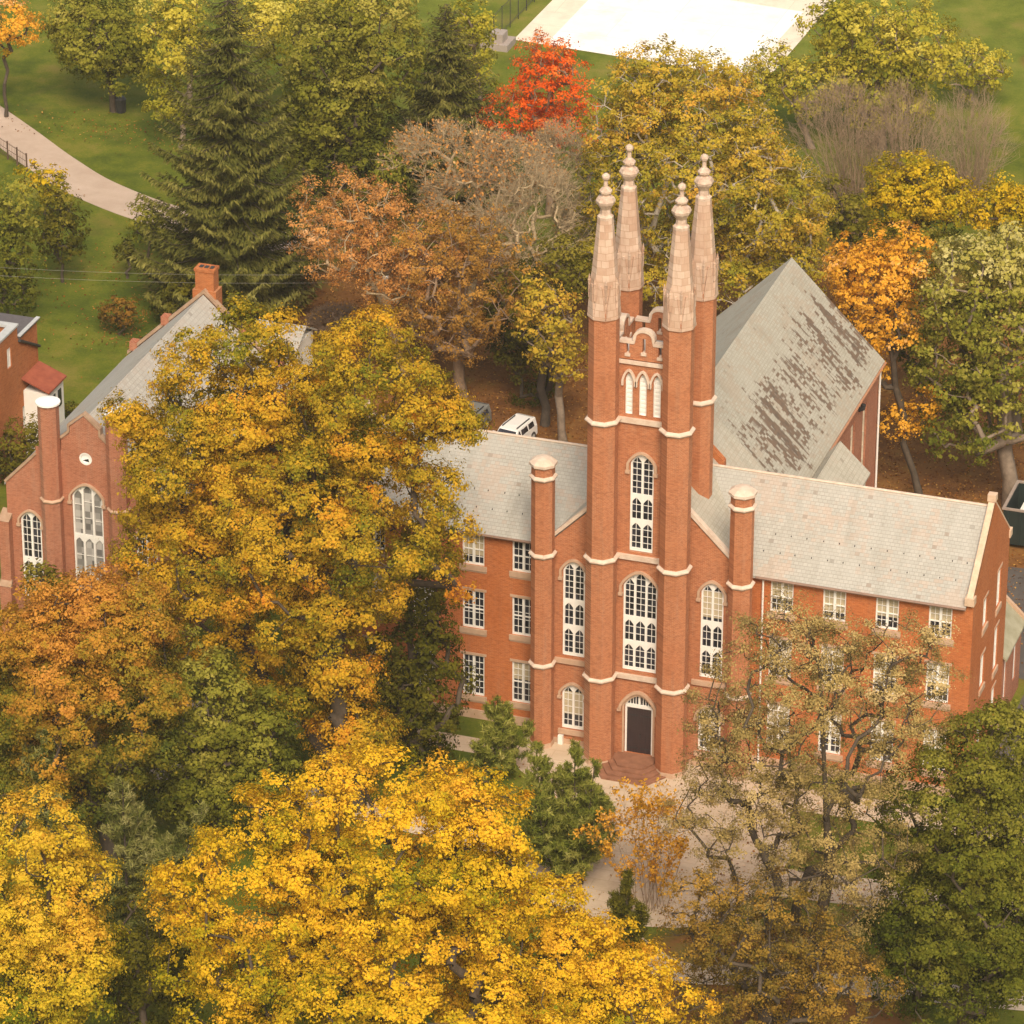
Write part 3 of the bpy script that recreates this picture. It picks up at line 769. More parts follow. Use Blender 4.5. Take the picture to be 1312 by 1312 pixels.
for y_ in (24.9, 25.85):
    q = MB(); q.box(-48.75, -48.70, y_-.24, y_+.24, 3.2, 4.4); q.build('window', M_GLASS, lt)
st_ = MB(); st_.box(-48.7, -47.2, 26.7, 27.8, 0, .35); st_.build('doorstep', M_STONE, ho)

# pale roofed outbuilding behind the gabled hall
sh = empty('garden_shed', 'small outbuilding with pale grey roof half hidden behind the yellow tree', 'building', (-38.5, 41, 0))
m = MB(); m.box(-40.4, -37.1, 39.3, 42.6, 0, 3.2); m.build('wall', M_WHITE, sh)
r = MB()
for s_ in (-1, 1):
    r.quadslab([(-40.6, 40.95, 4.2), (-40.6, 40.95+s_*2.0, 3.1), (-36.9, 40.95+s_*2.0, 3.1), (-36.9, 40.95, 4.2)], .12)
r.build('roof', M_SLATE, sh)
# ================================================================== GROUND
def ground_mat():
    m, nt, b = new_mat('lawn_and_leaf_litter'); n = N(nt)
    p = n.pos(); x, y, z = n.xyz(p)
    wob = n.noise(p, .06, 4, .6); wob2 = n.noise(p, .22, 5, .65)
    w_ = n.math('ADD', n.math('MULTIPLY', n.math('SUBTRACT', wob, .5), 26.), n.math('MULTIPLY', n.math('SUBTRACT', wob2, .5), 13.))
    def blob(cx, cy, rx, ry):
        dx = n.math('DIVIDE', n.math('SUBTRACT', x, cx), rx); dy = n.math('DIVIDE', n.math('SUBTRACT', y, cy), ry)
        d = n.math('SQRT', n.math('ADD', n.math('MULTIPLY', dx, dx), n.math('MULTIPLY', dy, dy)))
        d = n.math('ADD', d, n.math('DIVIDE', w_, 30.))
        return n.maprange(d, 1.08, .86)
    k = None
    for bl_ in ((-8, 45, 27, 30), (20, 42, 26, 28), (-30, 55, 14, 12), (-36, 52, 9, 8), (14, -25, 9, 8), (2, 116, 6, 4)):
        bb = blob(*bl_); k = bb if k is None else n.math('MAXIMUM', k, bb)
    g1 = n.noise(p, .5, 5, .6); g2 = n.noise(p, 5., 4, .7); g3 = n.noise(p, 40., 2, .6)
    gm = n.math('ADD', n.math('MULTIPLY', g1, .5), n.math('ADD', n.math('MULTIPLY', g2, .3), n.math('MULTIPLY', g3, .2)))
    gs = n.math('ADD', n.math('MULTIPLY', n.math('SUBTRACT', gm, .5), 1.6), n.math('MULTIPLY', n.noise(p, .12, 4, .6), 1.))
    grass = n.ramp(gs, [(.30, (.060, .084, .009, 1)), (.46, (.096, .122, .011, 1)), (.58, (.135, .148, .015, 1)), (.74, (.195, .165, .034, 1))])
    litter = n.ramp(gs, [(.30, (.10, .044, .016, 1)), (.46, (.17, .074, .024, 1)), (.60, (.215, .10, .030, 1)), (.74, (.17, .125, .03, 1))])
    field = n.math('MULTIPLY', n.maprange(n.math('ADD', y, n.math('MULTIPLY', w_, .3)), 96., 110.), .75)
    grass = n.mix(field, grass, n.ramp(gs, [(.30, (.11, .14, .016, 1)), (.5, (.16, .19, .026, 1)), (.74, (.24, .21, .05, 1))]))
    gr = n.noise(p, 11., 3, .75); tuft = n.noise(p, 3.2, 4, .7)
    grass = n.mix(n.maprange(gr, .5, .72, 0., .55), grass, (.035, .05, .006, 1))
    grass = n.mix(n.maprange(tuft, .55, .75, 0., .5), grass, (.16, .15, .035, 1))
    thin = n.maprange(wob2, .55, .75, 0., .5)
    c = n.mix(k, n.mix(thin, grass, (.17, .12, .035, 1)), litter)
    n.link(c, b.inputs['Base Color']); b.inputs['Roughness'].default_value = .95; b.inputs['Specular IOR Level'].default_value = .1
    bp = n('ShaderNodeBump', {'Strength': .6, 'Distance': .06, 'Height': gm}); n.link(bp.outputs[0], b.inputs['Normal'])
    return m
def sheet(name, poly, z, mat, kind='structure'):
    mb = MB(); tris = tessellate_polygon([[Vector((x, y, 0)) for x, y in poly]])
    mb.add([(x, y, z) for x, y in poly], [tuple(t) for t in tris])
    o = mb.build(name, mat); o['kind'] = kind
    for p in o.data.polygons:
        if p.normal.z < 0: p.flip()
    return o
sheet('ground', [(-1500, -1500), (1500, -1500), (1500, 1500), (-1500, 1500)], 0., ground_mat())
def smooth_poly(pts, n=6):
    out = []
    k = len(pts)
    for i in range(k):
        p0, p1, p2, p3 = [np.array(pts[(i+j-1) % k], float) for j in range(4)]
        for t in range(n):
            t = t/n
            out.append(tuple(.5*((2*p1) + (-p0+p2)*t + (2*p0-5*p1+4*p2-p3)*t*t + (-p0+3*p1-3*p2+p3)*t**3)))
    return out
def band(pts, w):
    pts = [np.array(p, float) for p in pts]; P = []
    for i in range(len(pts)-1):
        p0 = pts[max(i-1, 0)]; p1 = pts[i]; p2 = pts[i+1]; p3 = pts[min(i+2, len(pts)-1)]
        for t in np.linspace(0, 1, 8, endpoint=False):
            P.append(.5*((2*p1) + (-p0+p2)*t + (2*p0-5*p1+4*p2-p3)*t*t + (-p0+3*p1-3*p2+p3)*t**3))
    P.append(pts[-1]); L = []; R = []
    for i, p in enumerate(P):
        t = P[min(i+1, len(P)-1)] - P[max(i-1, 0)]; t /= np.linalg.norm(t); nn = np.array([-t[1], t[0]])
        L.append(tuple(p+nn*w/2)); R.append(tuple(p-nn*w/2))
    return L + R[::-1]
def paving(name, a, b_, cell):
    m, nt, b = new_mat(name); n = N(nt); p = n.pos(); x, y, z = n.xyz(p)
    f = n.noise(p, .7, 6, .65); c = n.mix(n.maprange(f, .35, .68), a, b_)
    bt = n('ShaderNodeTexBrick', {'Vector': n.comb(x, y, 0.), 'Color1': (1, 1, 1, 1), 'Color2': (.95, .94, .92, 1), 'Mortar': (.84, .81, .77, 1), 'Scale': 1., 'Mortar Size': .03, 'Brick Width': cell*1.5, 'Row Height': cell})
    c = n.mix(1., c, bt.outputs[0], 'MULTIPLY')
    st_ = n.noise(p, .28, 5, .7); c = n.mix(n.maprange(st_, .52, .72, 0., .5), c, (a[0]*.6, a[1]*.55, a[2]*.5, 1))
    n.link(c, b.inputs['Base Color']); b.inputs['Roughness'].default_value = .85
    bp = n('ShaderNodeBump', {'Strength': .3, 'Distance': .02, 'Height': n.noise(p, 12., 3)}); n.link(bp.outputs[0], b.inputs['Normal'])
    return m
M_WALK = paving('pale_paving', (.49, .385, .275, 1), (.59, .475, .35, 1), 1.1)
M_DRIVE = stone_mat('gravel_drive', (.40, .30, .23, 1), (.50, .39, .31, 1), .35)
M_ASPH = stone_mat('asphalt', (.07, .06, .055, 1), (.11, .095, .085, 1), .5)
sheet('front_plaza', smooth_poly([(-6.9, -2.0), (-6.6, -4.6), (-4.9, -6.1), (-3.2, -7.6), (-2.6, -14), (-1, -19), (7.5, -19), (10.5, -15), (11.5, -10), (10.5, -6.2), (9.5, -2), (9, -.2), (-6.0, -.2)], 5), .012, M_WALK)
sheet('walkway', band([(-30, -4.6), (-20, -3.6), (-12.5, -3.2), (-6.0, -3.3)], 1.75), .008, M_WALK)
sheet('walkway', band([(7, -3.2), (14.5, -3.0), (30, -2.5)], 2.6), .008, M_WALK)
sheet('walkway', band([(4, -14), (10, -12.6), (16, -12), (30, -10)], 3.), .008, M_WALK)
sheet('walkway', band([(2, -18), (8, -23), (14, -22.2), (28, -20)], 2.), .016, M_WALK)
sheet('walkway', band([(-32, -13), (-21, -11.4), (-14, -12.4), (-2, -14)], 2.), .006, M_WALK)
sheet('drive', band([(-95, 92), (-76, 76.8), (-69, 71), (-63.5, 67.2), (-56, 64.2), (-44, 62)], 3.9), .012, M_DRIVE)
sheet('road', [(12.8, 24), (60, 30), (60, 34), (30, 31.0), (13.2, 29.2)], .010, M_ASPH)
sheet('road', [(19.8, -2), (44, 4), (60, 29), (13.8, 24.5), (13.8, 17), (19.8, 15)], .014, M_ASPH)
# ball court with pale surface
apr = paving('cream_concrete', (.70, .61, .49, 1), (.80, .71, .58, 1), 3.); crt = paving('white_court', (.86, .84, .80, 1), (.93, .91, .87, 1), 5.5)
sheet('court_apron', [(-44.0, 107.0), (-22.2, 105.0), (-21.6, 125), (-43.6, 127)], .03, apr)
sheet('court_surface', [(-41.2, 106.75), (-23.9, 105.16), (-23.4, 120.6), (-40.9, 122.4)], .05, crt)

# iron fence round the court
def fence(name, pts, h, step, label, mat, rails=(.15, .95), pick=.0, rp=.035, infill=0):
    f = empty(name, label, 'fence', (pts[0][0], pts[0][1], 0))
    P = [Vector((x, y, 0)) for x, y in pts]
    rl = MB(); n_posts = 0; inf = MB()
    for a, b in zip(P[:-1], P[1:]):
        L = (b-a).length; k = max(1, int(L/step))
        for i in range(k+1):
            q = a.lerp(b, i/k); pm = MB(); pm.tube([q, q + Vector((0, 0, h))], rp, 6)
            pm.build('post', mat, f)
        for t in rails: rl.tube([a + Vector((0, 0, h*t)), b + Vector((0, 0, h*t))], .022, 5)
        if infill:
            m_ = int(L/infill)
            for i in range(m_):
                q = a.lerp(b, (i+.5)/m_); inf.tube([q + Vector((0, 0, h*.08)), q + Vector((0, 0, h*.97))], .011, 4)
    rl.build('rail', mat, f)
    if infill: inf.build('mesh_infill' if infill < .2 else 'pickets', mat, f)
    return f
fence('wire_fence', [(-45.2, 105.5), (-44.9, 130)], 2.6, 2.0, 'dark wire fence with thin posts along the left edge of the white court', M_IRON, infill=.3)
fence('wire_fence', [(-44.5, 127.6), (-20.9, 125.6)], 2.6, 2.4, 'dark wire fence along the far edge of the white court', M_IRON, infill=.3)
M_FW = plain_mat('weathered_timber', (.10, .06, .04), .9)
fence('timber_fence', [(-77, 74.0), (-73.7, 71.6), (-70.2, 69.0)], 1.5, 1.2, 'low dark timber fence beside the pale curving drive', M_FW, rails=(.2, .55, .9), rp=.07, infill=.24)
kb = MB(); kb.box(-46.0, -43.6, 104.2, 106.4, 0, .55); kb.box(-45.2, -44.1, 104.5, 105.8, .55, 1.3)
tag(kb.build('concrete_block', plain_mat('grey_concrete', (.33, .28, .25), .9)), 'grey concrete block at the near corner of the white court', 'block')

# ================================================================== VEHICLES
def car(name, label, loc, rot, paint, L=4.7, Wd=1.9, H=1.75):
    c = empty(name, label, 'car', loc); c.rotation_euler = (0, 0, rot)
    def part(mb, nm, mat, par, bevel=0., loc0=True, smooth=False):
        me = bpy.data.meshes.new(nm); me.from_pydata(mb.v, [], mb.f); me.update()
        bm = bmesh.new(); bm.from_mesh(me); bmesh.ops.recalc_face_normals(bm, faces=bm.faces)
        if bevel: bmesh.ops.bevel(bm, geom=bm.edges[:], offset=bevel, segments=2, affect='EDGES', profile=.6)
        bm.to_mesh(me); bm.free(); me.materials.append(mat)
        o = bpy.data.objects.new(nm, me); COL.objects.link(o); o.parent = par; return o
    def loft(secs):   # secs: (x, halfwidth bottom, halfwidth top, z0, z1)
        mb = MB(); vs = []
        for x, wb, wt, z0, z1 in secs: vs += [(x, -wb, z0), (x, wb, z0), (x, wt, z1), (x, -wt, z1)]
        fs = [(0, 1, 2, 3), tuple(len(vs)-4+i for i in (3, 2, 1, 0))]
        for i in range(len(secs)-1):
            for k in range(4): fs.append((4*i+k, 4*i+4+k, 4*i+4+(k+1) % 4, 4*i+(k+1) % 4))
        mb.add(vs, fs); return mb
    h = Wd/2; l = L/2
    body = part(loft([(-l, h*.88, h*.8, .45, .95), (-l+.12, h*.96, h*.92, .3, 1.05), (-l*.45, h, h*.96, .28, 1.08), (l*.45, h, h*.96, .28, 1.05), (l-.5, h*.98, h*.92, .3, .98), (l-.06, h*.9, h*.8, .4, .8)]), 'body', paint, c, .05)
    part(loft([(-l+.12, h*.9, h*.74, 1.06, 1.5), (-l+.5, h*.92, h*.78, 1.06, H-.03), (-.1, h*.93, h*.79, 1.06, H), (l*.28, h*.92, h*.77, 1.06, H-.06), (l*.55, h*.88, h*.74, 1.04, 1.12)]), 'cabin', paint, body, .04)
    gl = M_GLASS
    w1 = MB()
    w1.add([(l*.57, -h*.8, 1.1), (l*.57, h*.8, 1.1), (l*.315, h*.70, H-.10), (l*.315, -h*.70, H-.10)], [(0, 1, 2, 3)])
    part(w1, 'windscreen', gl, body)
    w1 = MB(); w1.add([(-l+.075, -h*.76, 1.12), (-l+.075, h*.76, 1.12), (-l+.28, h*.68, 1.55), (-l+.28, -h*.68, 1.55)], [(0, 3, 2, 1)]); part(w1, 'rear_window', gl, body)
    for s in (-1, 1):
        for a, b in ((-l+.55, -.75), (-.65, .25), (.33, .85)):
            w1 = MB(); w1.add([(a, s*h*.955, 1.06), (b, s*h*.955, 1.06), (b-.06 if a < .3 else b-.35, s*h*.825, H-.13), (a+.04, s*h*.825, H-.13)], [(0, 1, 2, 3)])
            part(w1, 'side_window', gl, body)
        q = MB(); q.box(l-.42, l-.1, s*h*.62-.2, s*h*.62+.2, .66, .86); part(q, 'headlight', M_LEAD, body, .02)
        q = MB(); q.box(-l-.02, -l+.1, s*h*.72-.1, s*h*.72+.1, .75, 1.02); part(q, 'tail_light', plain_mat('tail_red', (.35, .02, .015), .3), body)
        q = MB(); q.box(.72, .92, s*h*1.0-.02, s*h*1.0+s*.2, 1.08, 1.22) if s > 0 else q.box(.72, .92, -h-.2, -h+.02, 1.08, 1.22); part(q, 'mirror', paint, body, .02)
        q = MB(); q.box(-l+.7, l*.2, s*h*.6-.025, s*h*.6+.025, H+.0, H+.07); part(q, 'roof_rail', M_IRON, body)
        for x in (-l*.62, l*.62):
            q = MB(); rings = []
            q.add([(x + .35*math.cos(2*PI*k/16), s*h*(.78 if j == 0 else 1.0), .35 + .35*math.sin(2*PI*k/16)) for j in range(2) for k in range(16)],
                  [(k, (k+1) % 16, (k+1) % 16+16, k+16) for k in range(16)] + [tuple(range(16)), tuple(range(31, 15, -1))])
            wh = part(q, 'wheel', M_IRON, c)
            q = MB(); q.add([(x + .2*math.cos(2*PI*k/12), s*h*1.01, .35 + .2*math.sin(2*PI*k/12)) for k in range(12)], [tuple(range(12))]); part(q, 'rim', M_LEAD, wh)
    return c
P_WHITE = plain_mat('white_car_paint', (.78, .77, .75), .3, var=.02)
P_GREY = plain_mat('grey_car_paint', (.18, .18, .17), .3, var=.03)
car('parked_car', 'white sport utility car parked behind the slate roof left of the tower', (-20.35, 35.9, 0), math.radians(-100), P_WHITE, L=4.1, Wd=1.8, H=1.55)
car('parked_car', 'grey car beside the white one, mostly hidden by yellow leaves', (-23.9, 36.5, 0), math.radians(-97), P_GREY, H=1.5)
car('parked_car', 'dark car at the right edge below the mossy rear wing', (22.6, 13.2, 0), math.radians(72), plain_mat('dark_car_paint', (.05, .05, .055), .3), H=1.5)

# roll off skip at the right edge
dk = empty('skip_container', 'tall dark green open skip holding white rubbish at right edge', 'skip', (16.6, 33.9, 0))
m = MB(); G = plain_mat('dark_green_steel', (.012, .022, .02), .6)
x0, x1, y0, y1, zt = 14.05, 19.5, 31.9, 36.0, 2.75
m.box(x0, x1, y0, y0+.1, .35, zt); m.box(x0, x1, y1-.1, y1, .35, zt); m.box(x0, x0+.1, y0+.1, y1-.1, .35, zt); m.box(x1-.1, x1, y0+.1, y1-.1, .35, zt); m.box(x0+.1, x1-.1, y0+.1, y1-.1, .35, .45)
m.build('body', G, dk)
m = MB()
for a in ((x0-.08, x1+.08, y0-.08, y0+.1), (x0-.08, x1+.08, y1-.1, y1+.08), (x0-.08, x0+.1, y0+.1, y1-.1), (x1-.1, x1+.08, y0+.1, y1-.1)): m.box(*a, zt, zt+.12)
m.build('rim', plain_mat('worn_steel', (.30, .24, .2), .6), dk)
m = MB()
for i in range(7): xx = x0+.3+i*.8; m.box(xx-.06, xx+.06, y0-.09, y0-.002, .4, zt-.02)
for i in range(4): yy = y0+.6+i*.95; m.box(x0-.09, x0-.002, yy-.06, yy+.06, .4, zt-.02)
m.build('rib', G, dk)
for yy in (y0+.5, y1-.5):
    m = MB(); m.tube([(x0+.6, yy, .18), (x0+.6, yy+.2, .18)], .18, 10); m.tube([(x1-.6, yy, .18), (x1-.6, yy+.2, .18)], .18, 10); m.build('roller', M_IRON, dk)
rb = MB(); rb.box(14.9, 17.6, 33.0, 34.4, .5, 2.35); rb.box(15.1, 15.3, 32.7, 34.9, 2.35, 2.5); rb.box(16.1, 18.6, 34.1, 35.6, .5, 2.2)
tag(rb.build('rubbish_boards', M_WHITE), 'white boards thrown into the dark green skip', 'rubbish')

# ================================================================== SMALL THINGS
def lamp(x, y, h, label, tilt=0):
    l = empty('street_lamp', label, 'lamp', (x, y, 0), 'globe lamps among the trees')
    m = MB(); m.lathe(x, y, [(.09, 0), (.06, .4), (.045, h-.4), (.08, h-.35), (.08, h-.25)], n=8); m.build('pole', M_IRON, l)
    m = MB(); m.lathe(x, y, [(.06, h-.28), (.19, h-.18), (.24, h), (.19, h+.18), (.05, h+.26)], n=10); m.build('globe', M_WCAP, l)
lamp(-15.6, 98.2, 4.0, 'white globe lamp at the edge of the bare thicket, farthest back')
lamp(-34.75, 50.9, 4.0, 'white globe lamp below the orange leaved tree behind the yellow crown')
b_ = empty('litter_bin', 'black litter bin beside the trunk on the far left lawn', 'bin', (-68.1, 82.4, 0))
m = MB(); m.lathe(-68.1, 82.4, [(.36, 0), (.40, .1), (.42, 1.0), (.36, 1.02)], n=14); m.build('body', M_IRON, b_)
m = MB(); m.lathe(-68.1, 82.4, [(.45, 1.02), (.45, 1.1), (.3, 1.25), (.1, 1.3)], n=14); m.build('lid', M_IRON, b_)
pb = empty('utility_pole', 'weathered utility pole standing in the spruce, carrying two thin cables', 'pole', (-33.5, 45.5, 0))
m = MB(); m.tube([(-33.5, 45.5, 0), (-33.5, 45.5, 7.2)], [.14, .1], 8); m.build('post', M_FW, pb)
m = MB(); m.box(-34.1, -32.9, 45.42, 45.58, 6.6, 6.72); m.build('crossarm', M_FW, pb)
cable_m = plain_mat('cable_grey', (.35, .33, .3), .6)
for k, (dz, lab) in enumerate(((0., 'upper of two thin grey cables crossing the left lawn'), (-.62, 'lower of two thin grey cables crossing the left lawn'))):
    m = MB(); pts = []
    for i in range(25):
        t = i/24; pts.append((-66 + 32.5*t, 36.9 + 8.6*t + (.0 if k == 0 else -.0), 6.7 + dz - .5*4*t*(1-t)))
    m.tube(pts, .0055, 4); tag(m.build('power_cable', cable_m), lab, 'cable', 'thin cables over the lawn')
# ================================================================== TREES
SOLIDS = [(-19.8, 19.8, -.45, 9.6, 17.4), (-7, 7, -2.6, 2, 19), (-3.4, 3.4, -3.6, 3.2, 38), (-6.6, 6.6, 9, 30.6, 19.2), (-42, -29.9, .4, 21.2, 16), (-58, -48, 23.2, 28, 10), (-41, -36, 39, 43, 5), (14, 19.6, 31.8, 36.1, 3), (-39.2, -36.8, 0, 2, 17)]
def inside(P):
    k = np.zeros(len(P), bool)
    for x0, x1, y0, y1, z1 in SOLIDS:
        k |= (P[:, 0] > x0) & (P[:, 0] < x1) & (P[:, 1] > y0) & (P[:, 1] < y1) & (P[:, 2] < z1)
    return k

def np_mesh(name, V, F, mat, parent, tint=None):
    me = bpy.data.meshes.new(name); nv, nf, k = len(V), len(F), F.shape[1]
    me.vertices.add(nv); me.vertices.foreach_set('co', V.astype(np.float32).ravel())
    me.loops.add(nf*k); me.loops.foreach_set('vertex_index', F.astype(np.int32).ravel())
    me.polygons.add(nf); me.polygons.foreach_set('loop_start', np.arange(0, nf*k, k, dtype=np.int32))
    me.update(calc_edges=True)
    if tint is not None:
        a = me.attributes.new('tint', 'FLOAT', 'FACE'); a.data.foreach_set('value', np.clip(tint, 0, 1).astype(np.float32))
    me.materials.append(mat)
    o = bpy.data.objects.new(name, me); COL.objects.link(o)
    if parent: o.parent = parent; o.location = -parent.location
    return o

def unit(v): return v/(np.linalg.norm(v, axis=-1, keepdims=True)+1e-9)

def leaf_quads(P, nrm, L, W, rng, along=None):
    """rhombic leaves at P facing nrm; along = long axis hint"""
    n = len(P)
    a = unit(rng.normal(size=(n, 3)) if along is None else along + rng.normal(size=(n, 3))*.25)
    t = unit(np.cross(nrm, a)); u = np.cross(t, nrm)
    L = L[:, None]; W = W[:, None]
    fold = nrm*W*.25
    V = np.stack([P - u*L*.5, P + t*W*.5 + u*L*.08 + fold, P + u*L*.5, P - t*W*.5 + u*L*.08 + fold], 1).reshape(-1, 3)
    F = np.arange(4*n).reshape(n, 4)
    return V, F

def tubes(segs, n_big=6, n_small=3):
    """segs: list of (p0,p1,r0,r1)"""
    if not segs: return np.zeros((0, 3)), np.zeros((0, 4), int)
    A = np.array([s[0] for s in segs]); B = np.array([s[1] for s in segs]); r0 = np.array([s[2] for s in segs]); r1 = np.array([s[3] for s in segs])
    outV = []; outF = []; base = 0
    big = np.maximum(r0, r1) > .06
    for sel, n in ((big, n_big), (~big, n_small)):
        if not sel.any(): continue
        a, b, ra, rb = A[sel], B[sel], r0[sel], r1[sel]; t = unit(b-a)
        h = np.where(np.abs(t[:, 2:3]) < .9, np.array([[0, 0, 1.]]), np.array([[1., 0, 0]]))
        x = unit(np.cross(t, h)); y = np.cross(t, x)
        ang = 2*PI*np.arange(n)/n
        ring = np.cos(ang)[None, :, None]*x[:, None] + np.sin(ang)[None, :, None]*y[:, None]
        V = np.concatenate([a[:, None] - t[:, None]*ra[:, None, None]*.3 + ring*ra[:, None, None], b[:, None] + ring*rb[:, None, None]], 1)
        m = len(a); idx = np.arange(n)
        f = np.stack([idx, (idx+1) % n, (idx+1) % n + n, idx+n], 1)
        outF.append((f[None] + (np.arange(m)*2*n)[:, None, None]).reshape(-1, 4) + base)
        outV.append(V.reshape(-1, 3)); base += m*2*n
    return np.concatenate(outV), np.concatenate(outF)

def lowfreq(dirs, rng, k=7, amp=.2):
    """smooth bumpy function on the sphere"""
    c = unit(rng.normal(size=(k, 3))); w = rng.uniform(-1, 1, k)
    return (np.exp(4*(dirs@c.T - 1))*w).sum(1)*amp*1.6

def grow(base, top, targets, rng, r_tip=.025, power=.46, wob=.25, nt=9, lean=None, tr=None):
    """skeleton: trunk base->top then branches reaching out to each target. returns segments"""
    nodes = []; par = []
    base = np.array(base, float); top = np.array(top, float)
    for i in range(nt+1):
        t = i/nt; p = base*(1-t) + top*t
        if lean is not None: p = p + np.array(lean)*math.sin(PI*t)
        if 0 < i: p = p + rng.normal(size=3)*wob*np.array([1, 1, .2])*min(1, 2*t)
        nodes.append(p); par.append(i-1)
    order = np.argsort(np.linalg.norm((targets - base)*np.array([1, 1, .8]), axis=1))
    tips = []
    for k in order:
        T = targets[k]
        arr = np.array(nodes); d = T - arr
        dist = np.linalg.norm(d, axis=1)
        cost = dist + 1.2*np.maximum(0, -d[:, 2] + .25*np.linalg.norm(d[:, :2], axis=1)) + (np.arange(len(arr)) < nt*.35)*60
        j = int(np.argmin(cost)); p0 = arr[j]
        m = max(2, int(dist[j]/1.3)); prev = j
        side = rng.normal(size=3)*.13*dist[j]
        for q in range(1, m+1):
            t = q/m
            p = p0*(1-t) + T*t + side*math.sin(PI*t) + np.array([0, 0, .10*dist[j]*math.sin(PI*t)*(1 if T[2] > p0[2]-.5 else .3)]) + rng.normal(size=3)*.05*dist[j]*(t < 1)
            nodes.append(p); par.append(prev); prev = len(nodes)-1
        tips.append(prev)
    load = np.zeros(len(nodes))
    for tpi in tips: load[tpi] += 1
    for i in range(len(nodes)-1, 0, -1): load[par[i]] += load[i]
    load = np.maximum(load, .6)
    r = r_tip*load**power*1.5
    if tr: r = np.minimum(r*(tr/r[0])**.6, tr)
    segs = []
    for i in range(1, len(nodes)):
        a = par[i]
        ra = r[a] if load[a] < load[i]*2.2 or a < nt else r[i]*1.25
        if i <= nt and a == 0: ra = r[0]*1.35
        segs.append((nodes[a], nodes[i], ra, r[i]))
    return segs

BARKS = {}
def bark(name, a, b):
    if name not in BARKS: BARKS[name] = stone_mat(name, a, b, 3.)
    return BARKS[name]
def BK(k):
    return {'grey': bark('bark_grey', (.16, .12, .085, 1), (.26, .20, .15, 1)), 'dark': bark('bark_dark', (.05, .036, .024, 1), (.09, .066, .045, 1)),
            'pale': bark('bark_pale', (.50, .45, .38, 1), (.34, .28, .21, 1)), 'straw': bark('bark_straw', (.34, .25, .14, 1), (.46, .36, .22, 1)), 'mauve': bark('bark_mauve', (.27, .185, .115, 1), (.38, .275, .18, 1)), 'tan': bark('bark_tan', (.20, .13, .08, 1), (.30, .21, .14, 1))}[k]
LEAFM = {}
def LM(pal, trans=.35):
    key = (tuple(pal), trans)
    if key not in LEAFM: LEAFM[key] = leaf_mat('foliage_%d' % (len(LEAFM)+1), pal, trans)
    return LEAFM[key]

